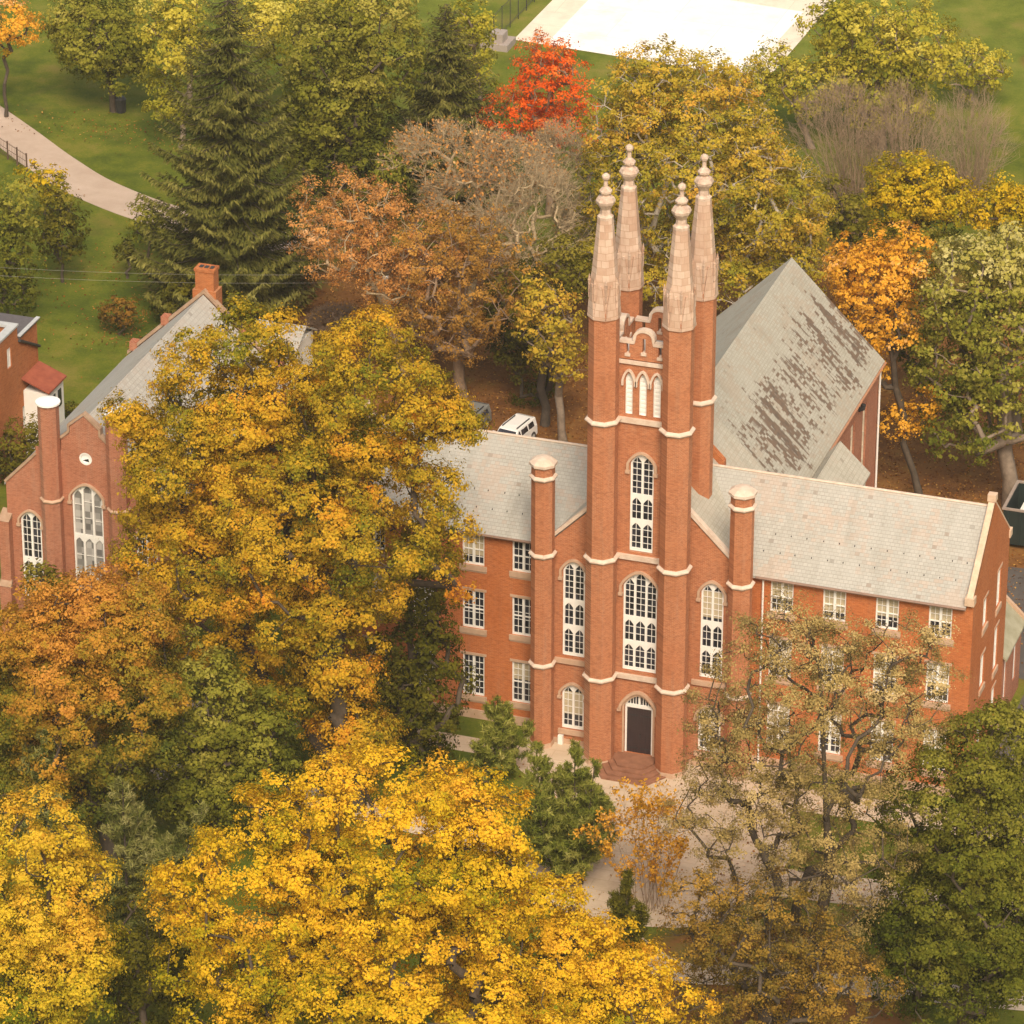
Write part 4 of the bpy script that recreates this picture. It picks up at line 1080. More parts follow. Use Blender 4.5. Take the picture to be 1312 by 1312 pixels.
NLEAF = 0
def broadleaf(name, label, cat, base, lobes, pal, leaf=.30, cover=2.0, clump=1.3, spray=.42, bk='grey', seed=1, group=None, tr=None, trans=.35,
              twigs=0, fill=1., hue_z=.25, shell=.62, lean=None, top=None, tipr=.022, drop=.0, twig_r=.012, upright=0., crown='crown', patch=.10, rough=.08):
    """lobes: list of ((cx,cy,cz),(rx,ry,rz)) ellipsoids that make up the crown"""
    leaf *= .76
    rng = np.random.default_rng(seed)
    root = empty(name, label, cat, (base[0], base[1], base[2] if len(base) > 2 else 0), group)
    C = []; CR = []; CN = []
    for (c, r) in lobes:
        c = np.array(c, float); r = np.array(r, float)
        area = 4*PI*(((r[0]*r[1])**1.6 + (r[0]*r[2])**1.6 + (r[1]*r[2])**1.6)/3)**(1/1.6)
        n = max(6, int(area/(clump**2*1.9)*fill))
        d = unit(rng.normal(size=(n, 3)))
        low = d[:, 2] < -.55
        d[low, 2] *= -1*(rng.random(low.sum()) < .6) + (rng.random(low.sum()) >= .6)
        # even the spacing of clumps a little
        for _ in range(6):
            diff = d[:, None] - d[None]; q = np.linalg.norm(diff, axis=2) + np.eye(n)*9
            push = (diff/(q**3)[:, :, None]).sum(1); d = unit(d + push*(.35/n))
        rad = 1 + lowfreq(d, rng, 9, .16) + rng.normal(size=n)*rough
        depth = np.where(rng.random(n) < .70, rng.uniform(.84, 1., n), rng.uniform(shell*.6, .84, n))
        P = c + d*r*(rad*depth)[:, None]
        C.append(P); CR.append(clump*rng.uniform(.65, 1.25, n)); CN.append(unit(d/r)*.8 + np.array([0, 0, .25]))
    C = np.concatenate(C); CR = np.concatenate(CR); CN = np.concatenate(CN)
    keep = ~inside(C) & (C[:, 2] > .5)
    C, CR, CN = C[keep], CR[keep], CN[keep]
    base_z = root.location[2]
    c0 = np.mean([l[0] for l in lobes], 0); zt = max(l[0][2] + l[1][2]*.45 for l in lobes)
    tp = top if top is not None else (c0[0], c0[1], zt)
    segs = grow((base[0], base[1], base_z - .1), tp, C, rng, r_tip=tipr, tr=tr, lean=lean)
    zmin, zmax = C[:, 2].min()-.1, C[:, 2].max()+.1
    lp = leaf*leaf*.72*.5
    pf = [rng.normal(size=3)*.55, rng.normal(size=3)*.95, None, rng.random(2)*6]
    Ps = []; Ns = []; Ts = []; S = []
    for i in range(len(C)):
        ns = max(3, int(4.2*(CR[i]/spray)**2*.24*cover))
        d = unit(rng.normal(size=(ns, 3)) + CN[i]*.85)
        sp = C[i] + d*np.array([1, 1, .78])*(CR[i]*rng.uniform(.45, 1.05, ns)**.7)[:, None] + np.array([0, 0, -drop])*rng.random(ns)[:, None]
        nl = max(4, int(PI*spray**2/lp*.55))
        off = rng.normal(size=(ns, nl, 3))*(spray*rng.uniform(.6, 1.25, ns))[:, None, None]*np.array([.55, .55, .36])
        P = sp[:, None] + off
        nrm = unit(d[:, None]*.85 + CN[i]*.40 + off/spray*.45 + rng.normal(size=(ns, nl, 3))*.38 + np.array([0, 0, .22]))
        ct = rng.normal()*.10; st = rng.normal(size=(ns, 1))*.07
        zz = (C[i, 2]-zmin)/(zmax-zmin)
        T = .5 + ct + st + (zz-.5)*hue_z*2 + patch*math.sin(C[i] @ pf[0] + pf[3][0])*1. + patch*.7*math.sin(C[i] @ pf[1] + pf[3][1]) + rng.normal(size=(ns, nl))*.08
        Ps.append(P.reshape(-1, 3)); Ns.append(nrm.reshape(-1, 3)); Ts.append(T.ravel())
        if twigs:
            for q in range(ns):
                if rng.random() < twigs:
                    mid = (C[i]+sp[q])/2 + rng.normal(size=3)*.12
                    segs.append((C[i], mid, twig_r*1.4, twig_r)); segs.append((mid, sp[q] + d[q]*spray*.7, twig_r, twig_r*.5))
    P = np.concatenate(Ps); Nn = np.concatenate(Ns); T = np.concatenate(Ts)
    k = ~inside(P) & (P[:, 2] > .12); P, Nn, T = P[k], Nn[k], T[k]
    n = len(P); sz = leaf*np.clip(np.exp(rng.normal(size=n)*.34), .4, 2.)
    V, F = leaf_quads(P, Nn, sz, sz*rng.uniform(.5, .9, n), rng)
    np_mesh(crown, V, F, LM(pal, trans), root, T)
    V, F = tubes([s for s in segs if not inside(np.array([s[1]]))[0]]); np_mesh('trunk', V, F, BK(bk), root)
    global NLEAF
    NLEAF += n
    return root, n

def bare_twigs(name, label, cat, base, lobes, bk='grey', seed=1, n=160, group=None, tr=None, sub=7, tlen=1.6, stem=.035, pal=None, leaf=.2, leaves=0, lean=None, tipr=.016, up=.5, twig_r=.013, fan=False):
    """leafless or nearly leafless crown: fine twigs on reaching branches"""
    rng = np.random.default_rng(seed)
    root = empty(name, label, cat, (base[0], base[1], 0), group)
    C = []
    for c, r in lobes:
        d = unit(rng.normal(size=(n, 3))); d[:, 2] = np.abs(d[:, 2])*1.0 - .25
        C.append(np.array(c) + d*np.array(r)*rng.uniform(.45, 1., (n, 1))**.5)
    C = np.concatenate(C); C = C[(~inside(C)) & (C[:, 2] > .4)]
    c0 = np.mean([l[0] for l in lobes], 0)
    tips0 = []
    if fan:
        segs = []
        for T in C:
            b = np.array([base[0], base[1], 0]) + np.append(rng.normal(size=2)*.25 + (T[:2]-c0[:2])*.28, 0)
            mid = b*.5 + T*.5 + np.append((b[:2]-T[:2])*.10, 0) + rng.normal(size=3)*.3
            segs += [(b, mid, stem, stem*.65), (mid, T, stem*.65, stem*.3)]
            par_dir = T - mid; Ld = np.linalg.norm(par_dir)
            for q in range(5):
                s0 = b + (mid-b)*rng.uniform(.5, 1.) if q < 2 else mid + par_dir*rng.uniform(0, .8)
                e0 = s0 + unit(par_dir + rng.normal(size=3)*Ld*.45)*rng.uniform(.4, .8)*tlen
                segs.append((s0, e0, stem*.4, stem*.2))
                tips0.append(e0); tips0.append((s0+e0)/2)
                for z in range(2): segs.append((e0, e0 + unit(par_dir + rng.normal(size=3)*Ld*.6)*rng.uniform(.3, .6)*tlen, stem*.22, stem*.12))
    else:
        segs = grow((base[0], base[1], -.1), (c0[0], c0[1], c0[2]+.2*lobes[0][1][2]), C, rng, r_tip=tipr, tr=tr, lean=lean)
    tips = list(tips0)
    for T in C:
        out = unit(T - c0 + np.array([0, 0, .2]))
        for q in range(sub):
            d = unit(out + rng.normal(size=3)*.65 + np.array([0, 0, up]))
            L = tlen*rng.uniform(.5, 1.1); m = T + d*L*.5 + rng.normal(size=3)*.06*L; e = m + unit(d + rng.normal(size=3)*.35)*L*.5
            segs += [(T, m, twig_r, twig_r*.75), (m, e, twig_r*.75, twig_r*.35)]; tips += [m, e]
            for z in range(2):
                f = m + unit(d + rng.normal(size=3)*.7)*L*.38; segs.append((m, f, twig_r*.6, twig_r*.3)); tips.append(f)
    segs = [s for s in segs if not inside(np.array([s[1]]))[0]]
    V, F = tubes(segs); np_mesh('trunk', V, F, BK(bk), root)
    if leaves:
        tips = np.array(tips); P = tips[rng.integers(0, len(tips), leaves)] + rng.normal(size=(leaves, 3))*.14
        k = ~inside(P) & (P[:, 2] > .1); P = P[k]; m = len(P)
        sz = leaf*rng.uniform(.6, 1.3, m); V, F = leaf_quads(P, unit(rng.normal(size=(m, 3)) + np.array([0, 0, .6])), sz, sz*.7, rng)
        blk_ = np.floor(P/1.5).astype(int); hsh = ((blk_[:, 0]*73856 + blk_[:, 1]*19349 + blk_[:, 2]*83492) % 97)/97.
        np_mesh('crown', V, F, LM(pal), root, .5 + (hsh-.5)*.5 + rng.normal(size=m)*.15)
    return root

def spruce(name, label, cat, base, H, R, pal, seed=1, group=None, whorls=30, per=11, zlow=.06, needle=.55, droop=.22, dens=1.):
    rng = np.random.default_rng(seed)
    root = empty(name, label, cat, (base[0], base[1], 0), group)
    b = np.array([base[0], base[1], 0.])
    segs = [(b + np.array([0, 0, H*t0]), b + np.array([0, 0, H*t1]), H*.014*(1-t0)+.02, H*.014*(1-t1)+.02) for t0, t1 in zip(np.linspace(0, .9, 10), np.linspace(.1, 1., 10))]
    Ps = []; Ns = []; As = []; Ts = []; Ls = []
    for w in range(whorls):
        t = zlow + (1-zlow)*(w/(whorls-.3))**.92
        z = H*t; r = R*((1-t)**.62)*(1. if t > .12 else .85) + .12
        for k in range(max(4, int(per*(1-.45*t)))):
            az = 2*PI*(k+rng.random())/max(4, int(per*(1-.45*t))); rr = r*rng.uniform(.62, 1.16)
            dirh = np.array([math.cos(az), math.sin(az), 0]); side = np.array([-dirh[1], dirh[0], 0])
            zz = z + rng.normal()*.25
            n = max(3, int(rr/.24)); bt = rng.normal()*.08
            pts = []
            for i in range(n+1):
                s = i/n
                p = b + dirh*rr*s + np.array([0, 0, zz - droop*rr*(1.6*s - 1.05*s*s*1.25)*1.2 + (.34*rr*max(0, s-.66)*1.6)])
                pts.append(p)
            for i in range(0, n, 2): segs.append((pts[i], pts[min(i+2, n)], .05*(1-i/n)+.012, .05*(1-(i+2)/n)*.8+.01))
            for i in range(1, n+1):
                s = i/n; wd = rr*.27*(1.05 - s)*min(1, s*3.4) + .16
                m = max(2, int((2 + wd*9)*dens))
                q = rng.uniform(-1, 1, m)
                P = pts[i] + side*(q*wd)[:, None] + np.array([0, 0, -.03]) - np.array([0, 0, 1.])*(np.abs(q)*wd*.35 + rng.random(m)*.22)[:, None] + rng.normal(size=(m, 3))*.05
                al = unit(dirh*.75 + side*(q*.75)[:, None] + np.array([0, 0, -.55]) + rng.normal(size=(m, 3))*.22)
                nr = unit(np.array([0, 0, 1.]) + dirh*.45 + side*(q*.5)[:, None] + rng.normal(size=(m, 3))*.4)
                Ps.append(P); As.append(al); Ns.append(nr); Ts.append(.38 + bt + .30*s + rng.normal(size=m)*.12); Ls.append(needle*rng.uniform(.6, 1.2, m)*(1-.4*t))
    P = np.concatenate(Ps); A = np.concatenate(As); Nn = np.concatenate(Ns); T = np.concatenate(Ts); L = np.concatenate(Ls)
    k = ~inside(P) & (P[:, 2] > .1); P, A, Nn, T, L = P[k], A[k], Nn[k], T[k], L[k]
    V, F = leaf_quads(P, Nn, L, L*.26, rng, along=A)
    np_mesh('crown', V, F, LM(pal, .15), root, T)
    V, F = tubes(segs); np_mesh('trunk', V, F, BK('dark'), root)
    return root, len(P)

def pine(name, label, cat, base, H, R, pal, seed=1, group=None, leaders=1, needle=.5, dens=1., lowz=.08):
    """soft young pine: upswept branches ending in upright brushes of needles"""
    rng = np.random.default_rng(seed)
    root = empty(name, label, cat, (base[0], base[1], 0), group)
    b = np.array([base[0], base[1], 0.]); segs = []; Ps = []; As = []; Ts = []
    stems = [(0., 0., H)] + [(rng.uniform(-.85, .85)*R, rng.uniform(-.85, .85)*R, H*rng.uniform(.55, .93)) for _ in range(leaders-1)]
    for ox, oy, h in stems:
        o = b + np.array([ox*.3, oy*.3, 0]); tp = b + np.array([ox, oy, h])
        for i in range(6): segs.append((o + (tp-o)*i/6, o + (tp-o)*(i+1)/6, .03*h/3*(1-i/7)+.015, .03*h/3*(1-(i+1)/7)+.012))
        nb = int(h*13/ max(1, leaders**.35))
        for q in range(nb):
            t = lowz + (1-lowz)*rng.random()**.9; rr = R*(1-t)**.7*rng.uniform(.55, 1.1)*(1 if leaders == 1 else .52) + .1
            az = rng.random()*2*PI; dh = np.array([math.cos(az), math.sin(az), 0])
            s = o + (tp-o)*t; e = s + dh*rr + np.array([0, 0, rr*.55 + .1])
            segs.append((s, e, .022, .008))
            m = max(8, int((18 + rr*38)*dens)); u = rng.uniform(.3, 1.05, m)
            P = s + (e-s)*u[:, None] + rng.normal(size=(m, 3))*.09
            Ps.append(P); As.append(unit(dh*.55 + np.array([0, 0, .9]) + rng.normal(size=(m, 3))*.4)); Ts.append(.45 + rng.normal()*.12 + (u-.6)*.35 + rng.normal(size=m)*.12)
    P = np.concatenate(Ps); A = np.concatenate(As); T = np.concatenate(Ts); n = len(P)
    k = ~inside(P) & (P[:, 2] > .1); P, A, T = P[k], A[k], T[k]; n = len(P)
    L = needle*rng.uniform(.6, 1.2, n); Nn = unit(rng.normal(size=(n, 3)) + np.array([0, -.2, .5]))
    V, F = leaf_quads(P, Nn, L, L*.13, rng, along=A)
    np_mesh('crown', V, F, LM(pal, .2), root, T)
    V, F = tubes(segs); np_mesh('trunk', V, F, BK('dark'), root)
    return root, n
# leaf colours, low tint to high tint
GOLD = ['#5e6420', '#868226', '#b4982a', '#d0a830', '#d49e30', '#d4882c']
BRIGHT = ['#727a1c', '#a0941e', '#d2b026', '#e8be2e', '#e8b836', '#dea630']
AMBER = ['#56622a', '#76762a', '#9c882e', '#c29034', '#d09644']
DEEP = ['#363a12', '#4a4c16', '#625e1e', '#7a7426', '#948838']
MIDGREEN = ['#4a521a', '#626422', '#80802c', '#9a943c', '#b0a650']
TAN = ['#746a3c', '#8e7e4a', '#a69058', '#bca468', '#d0b886']
RUST = ['#74602a', '#947034', '#b0843c', '#c89648', '#d8ae5c']
RED = ['#b05a1c', '#de5e1e', '#ee6c26', '#f28638', '#e8a25c']
ORANGE = ['#9a7c22', '#c8942c', '#e4aa38', '#ecb648', '#ecbe80']
PEACH = ['#8e6c40', '#b4824e', '#cf9550', '#dca05a', '#e0b888']
SYCAMORE = ['#74782a', '#989030', '#baa438', '#ceac40', '#d49c42']
OLIVE = ['#566022', '#767a2a', '#969238', '#b2a854', '#c8be7c']
LIME = ['#6e7624', '#8e8c2c', '#aea436', '#c8b846', '#d6ca62']
YELLOWGREEN = ['#4a561a', '#7a7a20', '#ac9a22', '#d2b026', '#e0c03c']
SPRUCE = ['#2c3014', '#40421c', '#585a28', '#726e34', '#8a8448']
PINE = ['#4a5420', '#626a28', '#7e8234', '#989648', '#b0a862']
BLUEPINE = ['#46501f', '#5e662e', '#78783e', '#908c52', '#a69e68']
PLUM = ['#4a3e1c', '#685222', '#866228', '#96702e', '#8a7a36']
DUSK = ['#565022', '#74642a', '#8e7430', '#a88438', '#c09440']
FOREST = ['#3e4618', '#525a1c', '#6c6e26', '#868230', '#9c9444']
LEMON = ['#6c7820', '#929022', '#c2aa2c', '#dcbc34', '#deb83c', '#d6a834']

broadleaf('large_yellow_tree', 'huge golden yellow tree standing between the gabled hall and the college wing', 'tree', (-13.87, -12.3), [((-20.77, -12.3, 24.02), (4.19, 3.23, 5.88)), ((-25.06, -12.3, 19.67), (2.03, 1.5, 4.24)), ((-26.42, -12.3, 21.92), (0.87, 0.57, 2.19)), ((-26.8, -13.3, 23.54), (0.51, 0.35, 0.78)), ((-12.83, -12.3, 25.97), (4.34, 3.35, 4.84)), ((-16.9, -12.3, 18.52), (8.39, 6.59, 5.83)), ((-23.29, -13.3, 12.96), (4.06, 3.12, 4.55)), ((-14.57, -13.8, 11.69), (3.13, 2.37, 4.36)), ((-18.42, -13.3, 6.7), (2.73, 2.06, 2.62)), ((-8.71, -12.3, 26.12), (1.09, 0.75, 1.07)), ((-7.34, -12.3, 25.62), (0.35, 0.35, 0.36)), ((-19.0, -12.3, 29.57), (1.32, 0.93, 1.04)), ((-9.1, -12.3, 20.76), (1.11, 0.76, 2.11)), ((-13.06, -14.3, 5.64), (1.6, 1.15, 3.01))], GOLD, leaf=0.19, cover=2.0, clump=1.15, spray=0.4, bk='dark', tr=0.55, hue_z=-0.08, twigs=0.3, patch=0.11, fill=0.88, rough=0.11, seed=11)
broadleaf('orange_olive_tree', 'broad olive tree with amber tops, in front of the gabled hall', 'tree', (-24.4, -22.77), [((-24.44, -22.77, 11.12), (5.56, 4.95, 5.45)), ((-28.18, -22.77, 11.95), (3.39, 3.0, 4.55)), ((-25.18, -21.77, 14.92), (3.58, 3.17, 2.6)), ((-30.26, -22.77, 8.08), (1.66, 1.44, 3.81)), ((-30.95, -22.77, 3.89), (2.13, 1.86, 2.2)), ((-26.54, -22.77, 5.98), (3.86, 3.42, 1.65))], AMBER, leaf=0.18, cover=1.9, clump=1.0, spray=0.38, bk='dark', hue_z=0.4, fill=0.85, patch=0.14, rough=0.11, seed=12)
broadleaf('dusky_green_tree', 'dusky olive green tree in the shade below the huge golden tree', 'tree', (-19.8, -19.4), [((-20.04, -19.4, 8.12), (2.78, 2.45, 4.19)), ((-17.0, -19.4, 7.16), (2.12, 1.85, 3.24)), ((-16.67, -20.4, 4.99), (2.56, 2.25, 1.51)), ((-20.93, -20.4, 4.45), (2.58, 2.27, 2.11))], MIDGREEN, leaf=0.23, cover=1.7, clump=0.95, spray=0.4, bk='dark', hue_z=0.2, seed=13)
broadleaf('bright_yellow_tree', 'brilliant yellow tree filling the bottom centre, the largest crown in front', 'tree', (-0.95, -45.77), [((0.09, -45.77, 17.43), (6.06, 4.09, 6.5)), ((-5.38, -46.77, 14.45), (4.37, 2.9, 6.07)), ((5.19, -45.77, 18.42), (3.13, 2.03, 5.38)), ((0.74, -47.77, 11.02), (8.64, 5.89, 4.16)), ((-9.83, -46.77, 12.88), (1.65, 1.0, 4.75))], BRIGHT, leaf=0.18, cover=1.9, clump=0.95, spray=0.36, bk='dark', hue_z=0.05, twigs=0.3, fill=0.72, patch=0.12, rough=0.14, seed=14)
broadleaf('dark_green_tree', 'dark green tree wedged between the two yellow crowns at bottom left', 'tree', (-14.02, -44.95), [((-14.35, -42.95, 7.6), (1.46, 1.26, 3.99)), ((-14.02, -42.95, 4.56), (1.96, 1.72, 2.03)), ((-12.4, -42.95, 7.28), (1.33, 1.15, 2.11))], DEEP, leaf=0.2, cover=1.6, clump=0.9, spray=0.36, bk='dark', hue_z=0.2, seed=15)
broadleaf('bright_yellow_tree', 'brilliant yellow tree at the bottom, smaller crown sloping down to the right', 'tree', (8.11, -41.98), [((7.41, -41.98, 11.65), (4.21, 3.26, 4.43)), ((10.72, -41.98, 10.01), (4.21, 3.26, 2.97)), ((5.69, -42.98, 7.72), (4.24, 3.29, 3.99))], BRIGHT, leaf=0.18, cover=1.9, clump=0.95, spray=0.36, bk='dark', hue_z=0.05, twigs=0.2, fill=0.74, patch=0.12, rough=0.13, seed=16)
broadleaf('yellow_tree', 'yellow green tree in the bottom left corner', 'tree', (-18.83, -46.57), [((-18.23, -46.57, 12.95), (3.48, 3.08, 5.97)), ((-19.11, -46.57, 8.09), (3.73, 3.3, 4.58)), ((-15.57, -47.57, 9.88), (1.48, 1.28, 2.96))], LEMON, leaf=0.18, cover=1.9, clump=0.95, spray=0.36, bk='dark', hue_z=0.2, fill=0.76, patch=0.14, rough=0.12, seed=17)
pine('blue_green_pine', 'pale blue green pine between the amber tree and bottom left yellow tree', 'pine tree', (-26.57, -27.07), 10.68, 3.02, BLUEPINE, seed=18, leaders=3, needle=0.5, dens=1.6)
pine('blue_green_pine', 'dusky blue green pine behind the left edge of the brightest yellow tree', 'pine tree', (-20.57, -30.24), 10.37, 4.67, BLUEPINE, seed=19, leaders=5, needle=0.5, dens=1.8)
pine('blue_green_pine', 'low dusky pine showing below the gap between the two yellow crowns', 'pine tree', (-16.15, -35.42), 10.34, 3.53, BLUEPINE, seed=20, leaders=3, needle=0.5, dens=1.5)
broadleaf('dark_green_tree', 'dark green tree in shade right of the huge golden tree', 'tree', (-12.17, -6.95), [((-11.08, -7.75, 13.02), (1.68, 1.04, 4.76)), ((-11.6, -7.75, 6.02), (2.34, 1.5, 4.53)), ((-14.27, -7.75, 4.51), (2.27, 1.45, 4.04))], DEEP, leaf=0.22, cover=1.6, clump=0.85, spray=0.36, bk='dark', hue_z=0.2, seed=21)
pine('young_pine', 'light green young pine with one tall tip left of the plaza', 'pine tree', (-7.21, -6.72), 5.57, 2.63, PINE, seed=22, leaders=4, needle=0.42, dens=2.0)
pine('young_pine', 'darker green young pine with several tips in front of the steps', 'pine tree', (0.77, -16.49), 9.10, 4.07, PINE, seed=23, leaders=9, needle=0.45, dens=2.2)
pine('young_pine', 'small dark pine low beside the orange sapling', 'pine tree', (5.99, -23.38), 5.70, 1.95, DEEP, seed=24, leaders=4, needle=0.42, dens=2.0)
bare_twigs('orange_sapling', 'twiggy sapling with scattered orange yellow leaves below the entrance steps', 'tree', (5.46, -17.55), [((4.94, -17.55, 4.45), (2.53, 2.25, 3.35))], pal=ORANGE, bk='tan', n=20, sub=3, tlen=1.5, leaf=0.2, leaves=3600, up=1.5, fan=True, twig_r=0.009, stem=0.024, seed=25)
broadleaf('tan_tree', 'tall sparse tree with tan leaves and dark crooked limbs before the right wing', 'tree', (16.77, -28.72), [((17.71, -28.72, 21.3), (5.37, 4.77, 4.79)), ((14.1, -28.72, 16.49), (3.42, 3.01, 4.51)), ((21.34, -28.72, 22.85), (2.75, 2.41, 2.84)), ((15.96, -28.72, 24.62), (2.15, 1.87, 1.73)), ((18.36, -28.72, 14.02), (4.24, 3.75, 2.82)), ((23.27, -28.72, 25.44), (0.95, 0.79, 1.47)), ((17.28, -28.72, 8.6), (3.89, 3.43, 2.43)), ((12.37, -28.72, 18.96), (1.39, 1.18, 2.41)), ((11.86, -28.72, 13.26), (1.82, 1.57, 1.89))], TAN, leaf=0.125, cover=0.42, clump=1.15, spray=0.46, bk='dark', hue_z=0.1, twigs=1.6, fill=0.85, tr=0.33, twig_r=0.013, tipr=0.022, lean=(1.6, 0, 0), trans=0.3, seed=26)
broadleaf('rust_tree', 'low brown orange tree right of the brilliant yellow crown at the bottom', 'tree', (16.81, -33.01), [((15.53, -33.01, 8.64), (3.33, 2.94, 3.43)), ((18.88, -33.01, 8.13), (2.51, 2.21, 2.84)), ((12.98, -33.01, 9.79), (1.71, 1.48, 2.74)), ((15.63, -33.01, 4.6), (3.98, 3.53, 1.32)), ((20.6, -33.01, 6.58), (2.32, 2.03, 1.89))], DUSK, leaf=0.14, cover=0.42, clump=0.95, spray=0.38, bk='dark', hue_z=0.1, twigs=1.0, trans=0.3, twig_r=0.014, seed=27)
broadleaf('dark_green_tree', 'large dark green tree in the bottom right corner', 'tree', (25.63, -26.12), [((25.66, -26.12, 12.77), (3.97, 3.52, 6.04)), ((23.64, -26.12, 6.66), (3.82, 3.39, 4.7)), ((27.32, -26.12, 8.59), (3.18, 2.81, 5.24)), ((26.46, -26.12, 17.59), (2.39, 2.09, 3.1)), ((26.95, -26.12, 20.21), (1.08, 0.92, 1.13))], FOREST, leaf=0.18, cover=1.9, clump=0.95, spray=0.36, bk='dark', hue_z=0.26, fill=0.85, seed=28)
broadleaf('small_evergreen', 'small dark green tree under the lancet window of the gabled hall', 'tree', (-37.26, -2.86), [((-37.1, -2.86, 5.84), (1.28, 1.12, 0.97)), ((-36.38, -2.86, 4.73), (1.09, 0.95, 1.13))], DEEP, leaf=0.24, cover=1.8, clump=0.6, spray=0.35, bk='dark', seed=29)
spruce('tall_spruce', 'tallest dark spruce with drooping boughs left of centre', 'spruce tree', (-45.91, 50.39), 24.64, 8.11, SPRUCE, seed=30, whorls=34, per=11, needle=0.6, droop=0.26, dens=2.1)
spruce('dark_spruce', 'shorter dark spruce behind the brown orange trees', 'spruce tree', (-38.12, 73.58), 15.77, 6.04, SPRUCE, seed=31, whorls=34, per=13, needle=0.6, droop=0.16, dens=1.4)
broadleaf('deep_green_tree', 'deep green tree with dark bent limbs between the two spruces', 'tree', (-42.84, 65.8), [((-43.89, 65.8, 11.57), (3.66, 3.24, 6.82)), ((-40.84, 65.8, 14.97), (3.07, 2.7, 4.53)), ((-45.79, 65.8, 6.43), (2.83, 2.49, 4.98)), ((-41.55, 65.8, 5.14), (3.11, 2.74, 3.56))], MIDGREEN, leaf=0.27, cover=1.6, clump=1.1, spray=0.42, bk='dark', hue_z=0.3, twigs=0.3, seed=32)
broadleaf('olive_green_tree', 'olive green tree over the left lawn with its trunk beside the litter bin', 'tree', (-68.66, 82.35), [((-69.46, 82.35, 6.27), (3.67, 3.24, 3.41)), ((-71.73, 82.35, 6.96), (1.84, 1.6, 2.28)), ((-66.92, 82.35, 4.33), (1.53, 1.32, 1.96))], MIDGREEN, leaf=0.279, cover=1.62, clump=1.1, spray=0.5, bk='dark', hue_z=0.1, seed=33)
broadleaf('orange_tree', 'orange tipped tree cut by the top left corner', 'tree', (-76.16, 78.6), [((-75.63, 78.6, 7.83), (2.0, 1.75, 1.77))], ORANGE, leaf=0.262, cover=1.25, clump=1.0, spray=0.5, bk='dark', seed=34)
broadleaf('soft_yellow_tree', 'pale yellow tree showing behind the left side of the tall spruce', 'tree', (-60.89, 77.09), [((-61.04, 77.09, 9.24), (2.38, 2.08, 3.53)), ((-61.86, 77.09, 3.73), (1.2, 1.02, 2.32)), ((-54.35, 77.09, 11.01), (2.06, 1.79, 1.76))], LIME, leaf=0.279, cover=1.62, clump=1.1, spray=0.5, bk='grey', hue_z=0.3, seed=35)
broadleaf('soft_yellow_tree', 'yellow green tree at the top edge right of the tall spruce', 'tree', (-52.48, 83.28), [((-53.93, 83.28, 8.5), (2.1, 1.83, 3.26)), ((-49.76, 83.28, 10.6), (2.38, 2.09, 1.71))], LIME, leaf=0.279, cover=1.62, clump=1.1, spray=0.5, bk='dark', hue_z=0.1, seed=36)
broadleaf('soft_yellow_tree', 'yellow topped tree squeezed between the shorter spruce and the red tree', 'tree', (-39.92, 87.55), [((-40.42, 87.55, 6.39), (1.31, 1.13, 3.13)), ((-41.17, 87.55, 8.84), (1.31, 1.13, 1.36))], LIME, leaf=0.262, cover=1.38, clump=0.9, spray=0.45, bk='grey', hue_z=0.1, seed=37)
broadleaf('red_maple', 'fiery red orange tree in front of the white court', 'tree', (-30.1, 73.97), [((-30.46, 73.97, 9.9), (2.93, 2.58, 3.02)), ((-31.96, 73.97, 7.55), (2.94, 2.59, 1.37)), ((-30.17, 73.97, 12.08), (2.06, 1.8, 1.63)), ((-28.63, 73.97, 7.37), (1.78, 1.55, 1.48))], RED, leaf=0.2, cover=0.45, clump=0.95, spray=0.4, bk='tan', hue_z=0.1, twigs=1.8, twig_r=0.018, fill=1.1, seed=38)
broadleaf('peach_tree', 'half bare tree with peach orange leaves right of the tall spruce', 'tree', (-30.04, 41.84), [((-33.02, 41.84, 12.09), (3.94, 3.49, 3.07)), ((-35.01, 41.84, 10.66), (2.63, 2.32, 2.72)), ((-29.96, 41.84, 9.36), (3.95, 3.5, 2.73))], PEACH, leaf=0.19, cover=0.34, clump=1.0, spray=0.42, bk='straw', hue_z=-0.1, twigs=1.8, twig_r=0.013, rough=0.15, seed=39)
broadleaf('brown_orange_tree', 'thick trunked brown orange tree behind the golden crown', 'tree', (-25.9, 41.66), [((-26.81, 41.66, 11.6), (4.13, 3.65, 2.57)), ((-24.88, 41.66, 8.14), (4.67, 4.14, 2.78)), ((-29.36, 41.66, 5.46), (3.38, 2.98, 1.38)), ((-24.92, 40.16, 5.61), (2.55, 2.24, 1.28))], RUST, leaf=0.19, cover=0.26, clump=1.1, spray=0.42, bk='tan', hue_z=0.0, twigs=2.4, twig_r=0.018, tr=0.4, tipr=0.026, rough=0.16, seed=40)
bare_twigs('twiggy_brown_tree', 'nearly bare pinkish brown tree between the shorter spruce and the grey branches', 'tree', (-28.89, 51.68), [((-30.29, 51.68, 13.14), (4.0, 3.56, 2.74)), ((-25.74, 51.68, 12.59), (3.17, 2.82, 2.59)), ((-28.3, 51.68, 10.2), (4.0, 3.57, 1.99))], pal=PEACH, bk='straw', n=110, sub=7, tlen=1.5, tr=0.25, tipr=0.018, twig_r=0.016, leaf=0.22, leaves=3200, seed=41)
